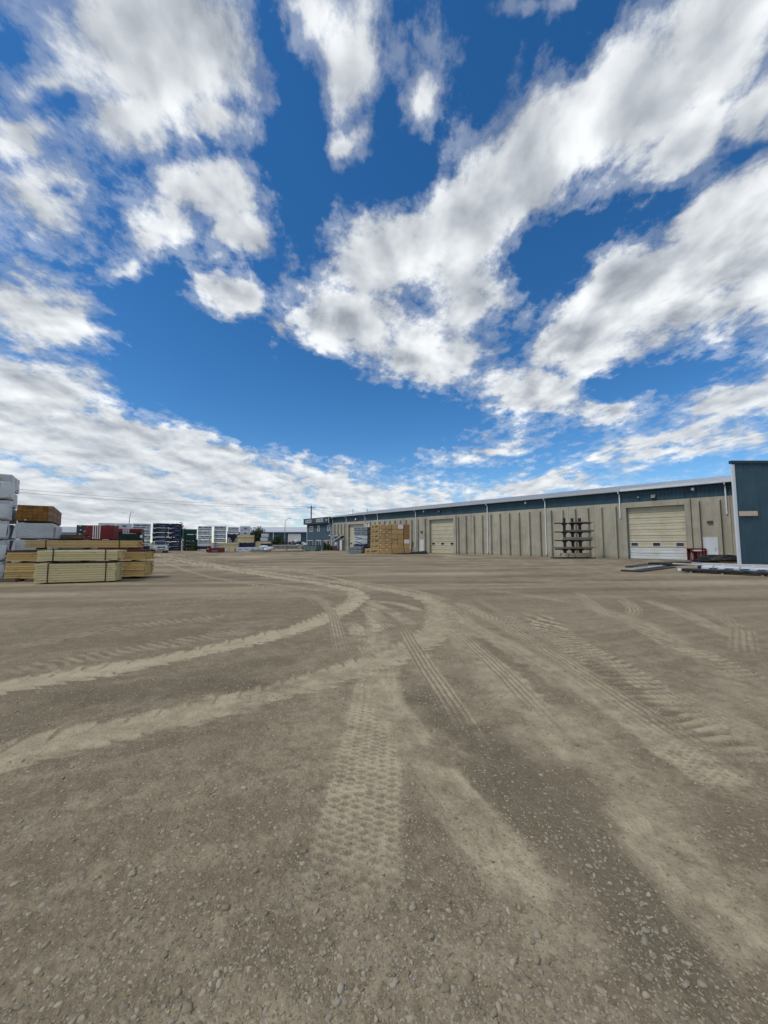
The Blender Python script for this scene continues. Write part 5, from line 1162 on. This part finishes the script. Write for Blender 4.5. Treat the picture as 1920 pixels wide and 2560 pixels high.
# ------------------------------------------------------------------ pickup
def pickup():
    o = thing('pickup_truck', 'silver pickup truck parked facing the yard beside the navy stacks', 'truck', (-35.9, 61.6, 0), 36.0)
    # local: nose towards -y, x across
    hw = .97; L = 5.7; C = M['carpaint']; nose = -2.55
    sec = [(nose, .62, .98, .88), (nose+.10, .55, 1.10, .94), (nose+.5, .50, 1.18, .97), (nose+1.25, .48, 1.24, .97), (nose+1.6, .48, 1.27, .96), (nose+3.2, .48, 1.28, .97), (nose+3.35, .50, 1.30, .97), (nose+5.6, .52, 1.32, .97), (nose+5.65, .60, 1.30, .95)]
    V = []; F = []
    for y, z0, z1, w in sec: V += [(-w*.94, y, z0), (-w, y, z0+.22), (-w*.99, y, z1-.16), (-w*.90, y, z1), (w*.90, y, z1), (w*.99, y, z1-.16), (w, y, z0+.22), (w*.94, y, z0)]
    for i in range(len(sec)-1):
        for k in range(8): F.append((i*8+k, i*8+(k+1) % 8, (i+1)*8+(k+1) % 8, (i+1)*8+k))
    F += [tuple(range(8)), tuple(range((len(sec)-1)*8+7, (len(sec)-1)*8-1, -1))]
    MB().add(V, F).build('body', C, o)
    cab = MB(); cs = [(nose+1.30, 1.24, .86), (nose+2.05, 1.86, .70), (nose+2.35, 1.90, .69), (nose+3.05, 1.88, .69), (nose+3.30, 1.28, .84)]
    cab.add([(s*w, y, z) for y, z, w in cs for s in (-1, 1)], [(0,1,3,2), (2,3,5,4), (4,5,7,6), (6,7,9,8), (0,2,4,6,8), (9,7,5,3,1)]); cb = cab.build('cab', C, o)
    def on(a, t): return cs[a][0]*(1-t)+cs[a+1][0]*t, cs[a][1]*(1-t)+cs[a+1][1]*t, cs[a][2]*(1-t)+cs[a+1][2]*t
    y0, z0, w0 = on(0, .08); y1, z1, w1 = on(0, .92)
    MB().add([(-w0*.92, y0-.02, z0+.02), (w0*.92, y0-.02, z0+.02), (w1*.92, y1-.02, z1+.02), (-w1*.92, y1-.02, z1+.02)], [(0,1,2,3)]).build('windscreen', M['glass'], cb)
    for s in (-1, 1):
        MB().add([(s*.865, nose+1.62, 1.33), (s*.72, nose+2.15, 1.80), (s*.712, nose+2.95, 1.80), (s*.85, nose+3.1, 1.33)], [(0,1,2,3)]).build('side_window', M['glass'], cb)
        m_ = MB(); m_.obox((s*1.10, nose+1.45, 1.34), (.20, .10, .26)); m_.beam((s*.85, nose+1.5, 1.26), (s*1.08, nose+1.47, 1.28), .05, .05); m_.build('mirror', C, o)
        MB().prism([(s*.56, .80), (s*.86, .86), (s*.87, 1.02), (s*.58, 1.00)], 'y', nose-.05, nose+.1).build('headlight', M['lens'], o)
        arc = [(nose+.95+.56*math.cos(t), .42+.56*math.sin(t)) for t in np.linspace(0, math.pi, 12)] + [(nose+.95+.46*math.cos(t), .42+.46*math.sin(t)) for t in np.linspace(math.pi, 0, 12)]
        MB().prism(arc, 'x', s*.93, s*1.03).build('fender_flare', C, o)
        for yy in (nose+.95, nose+4.45):
            w_ = MB().tube([(s*.72, yy, .40), (s*.74, yy, .40), (s*.98, yy, .40), (s*1.0, yy, .40)], [.36, .40, .40, .36], 20).build('wheel', M['rubber'], o)
            MB().tube([(s*.985, yy, .40), (s*1.012, yy, .40)], .24, 14).build('rim', M['chrome'], w_)
            MB().tube([(s*.80, yy, .42), (s*.965, yy, .42)], .47, 16).build('wheel_arch', M['black'], o)
    g = MB().box(-.53, nose-.03, .74, .53, nose+.05, 1.03).build('grille', M['black'], o)
    for z in (.73, 1.03): MB().box(-.56, nose-.055, z-.025, .56, nose, z+.025).build('trim', M['chrome'], g)
    MB().box(-.58, nose-.058, .87, .58, nose, .90).box(-.03, nose-.06, .755, .03, nose, 1.005).build('cross_bar', M['chrome'], g)
    bm_ = MB().prism([(-.98, .46), (-.60, .42), (.60, .42), (.98, .46), (.98, .66), (.60, .70), (-.60, .70), (-.98, .66)], 'y', nose-.14, nose+.02).build('bumper', M['chrome'], o)
    MB().box(-.55, nose-.15, .50, .55, nose-.141, .60).build('intake', M['black'], bm_); MB().box(-.15, nose-.16, .60, .15, nose-.142, .70).build('plate', M['label'], bm_)
    MB().box(-.85, nose+.05, .24, .85, nose+5.4, .52).build('underbody', M['black'], o)
    for s in (-1, 1): MB().obox((s*.905, nose+4.48, 1.335), (.09, 2.24, .07)).build('bed_rail', C, o)
    return o
pickup()

# ------------------------------------------------------------------ far buildings, lamps, pole and wires
o = thing('far_warehouse', 'far teal warehouse with pale roof and white loading door', 'building', (-62, 152, 0), -1.5)
box('wall', M['teal'], o, 0, .06, -.3, 48, 26, 5.62); 
for i in range(49): box('wall_rib', M['teal_dark'], o, i*.98, .0, 0, i*.98+.10, .058, 5.6)
for x in (18.3, 41.5): box('downspout', M['white'], o, x, -.12, .2, x+.28, -.002, 5.7)
MB().prism([(-.5, 5.62), (13, 8.05), (26.5, 5.62), (26.5, 5.75), (13, 8.2), (-.5, 5.85)], 'x', -.5, 48.5).build('roof', mat('pale_roof', (.52, .53, .54), .5, .05, .3), o)
d = box('loading_door', M['doorwhite'], o, 24.6, -.06, 0, 29.0, .055, 4.75); f = MB(); f.box(24.3, -.1, 0, 24.6, .05, 5.0); f.box(29.0, -.1, 0, 29.3, .05, 5.0); f.box(24.6, -.1, 4.75, 29.0, .05, 5.0); f.build('door_frame', M['white'], d)
o = thing('far_shed', 'far grey metal shed behind the brown board pile', 'building', (-150, 150, 0), 8)
box('wall', mat('grey_metal', (.26, .28, .29), .6, .06, .4), o, 0, 0, -.3, 44, 18, 5.6); MB().prism([(-.4, 5.55), (9, 8.0), (18.4, 5.55), (18.4, 5.7), (9, 8.15), (-.4, 5.7)], 'x', -.4, 44.4).build('roof', mat('grey_roof', (.36, .38, .39), .55, .06, .4), o)
for x in (6, 20, 34): box('door', M['doorwhite'], o, x, -.05, 0, x+3.6, -.002, 3.9)
def street_lamp(label, x, y, h, arm, lean=0.0):
    o = thing('street_lamp', label, 'street lamp', (x, y, 0), 0, 'tall lamps beyond the yard')
    MB().tube([(0, 0, 0), (lean*.3, 0, h*.4), (lean*.8, 0, h*.82)] + [(lean+arm*(1-math.cos(t)), 0, h*.82+h*.18*math.sin(t)) for t in np.linspace(.2, math.pi/2, 6)], [.16, .13, .10] + [.08]*6, 8).build('pole', M['galv'] if arm > 1 else M['lamp'], o)
    MB().obox((lean+arm+.35, 0, h-.02), (.8, .3, .14), (0, R(4), 0)).build('lamp_head', M['lamp'], o); MB().tube([(0, 0, 0), (0, 0, .25)], .28, 10).build('base', M['lamp'], o)
street_lamp('curved street lamp in front of the far teal warehouse', -36.1, 140, 10.4, 1.4); street_lamp('thin lamp post rising behind the white logo packs', -93.2, 140, 12.7, .5, .35)
po = thing('utility_pole', 'wooden utility pole with crossarm behind the office', 'utility pole', (-20.9, 110, 0), 15)
MB().tube([(0, 0, 0), (0, 0, 12.2)], [.22, .16], 10).build('post', M['timber'], po); MB().obox((0, 0, 11.6), (2.4, .12, .14)).build('crossarm', M['timber'], po)
for x in (-1.1, -.4, .5, 1.1): MB().tube([(x, 0, 11.66), (x, 0, 11.9)], .06, 6).build('insulator', M['lamp'], po)
def wire(label, a, b_, sag, r=.022):
    a, b_ = Vector(a), Vector(b_); pts = [a.lerp(b_, t) - Vector((0, 0, 4*sag*t*(1-t))) for t in np.linspace(0, 1, 25)]
    tag(MB().tube(pts, r, 5).build('power_line', M['lamp'], None), label, 'power line', 'overhead lines')
wire('upper power line running left from the utility pole crossarm', (-22.0, 109.7, 11.9), (-76, 62, 11.9), .9); wire('lower power line running left from the utility pole', (-21.0, 109.9, 11.25), (-76, 62, 11.3), .9)
wire('upper power line running right from the utility pole over the office', (-19.9, 110.3, 11.9), (40, 172, 12), 1.2); wire('lower power line running right from the utility pole over the office', (-20.7, 110.1, 11.25), (40, 172, 11.2), 1.2)
for k, (t, y, z0, h) in enumerate(((62.9, 1.2, 7.2, 1.05), (60.5, 3, 7.5, .8))):
    tag(MB().tube([to_world(-t, y, z0), to_world(-t, y, z0+h)], .06, 8).tube([to_world(-t, y, z0+h), to_world(-t, y, z0+h+.08)], .10, 8).build('roof_vent', M['galv'], None), ('taller vent pipe on the warehouse roof near the office', 'shorter vent pipe on the warehouse roof near the office')[k], 'vent pipe')
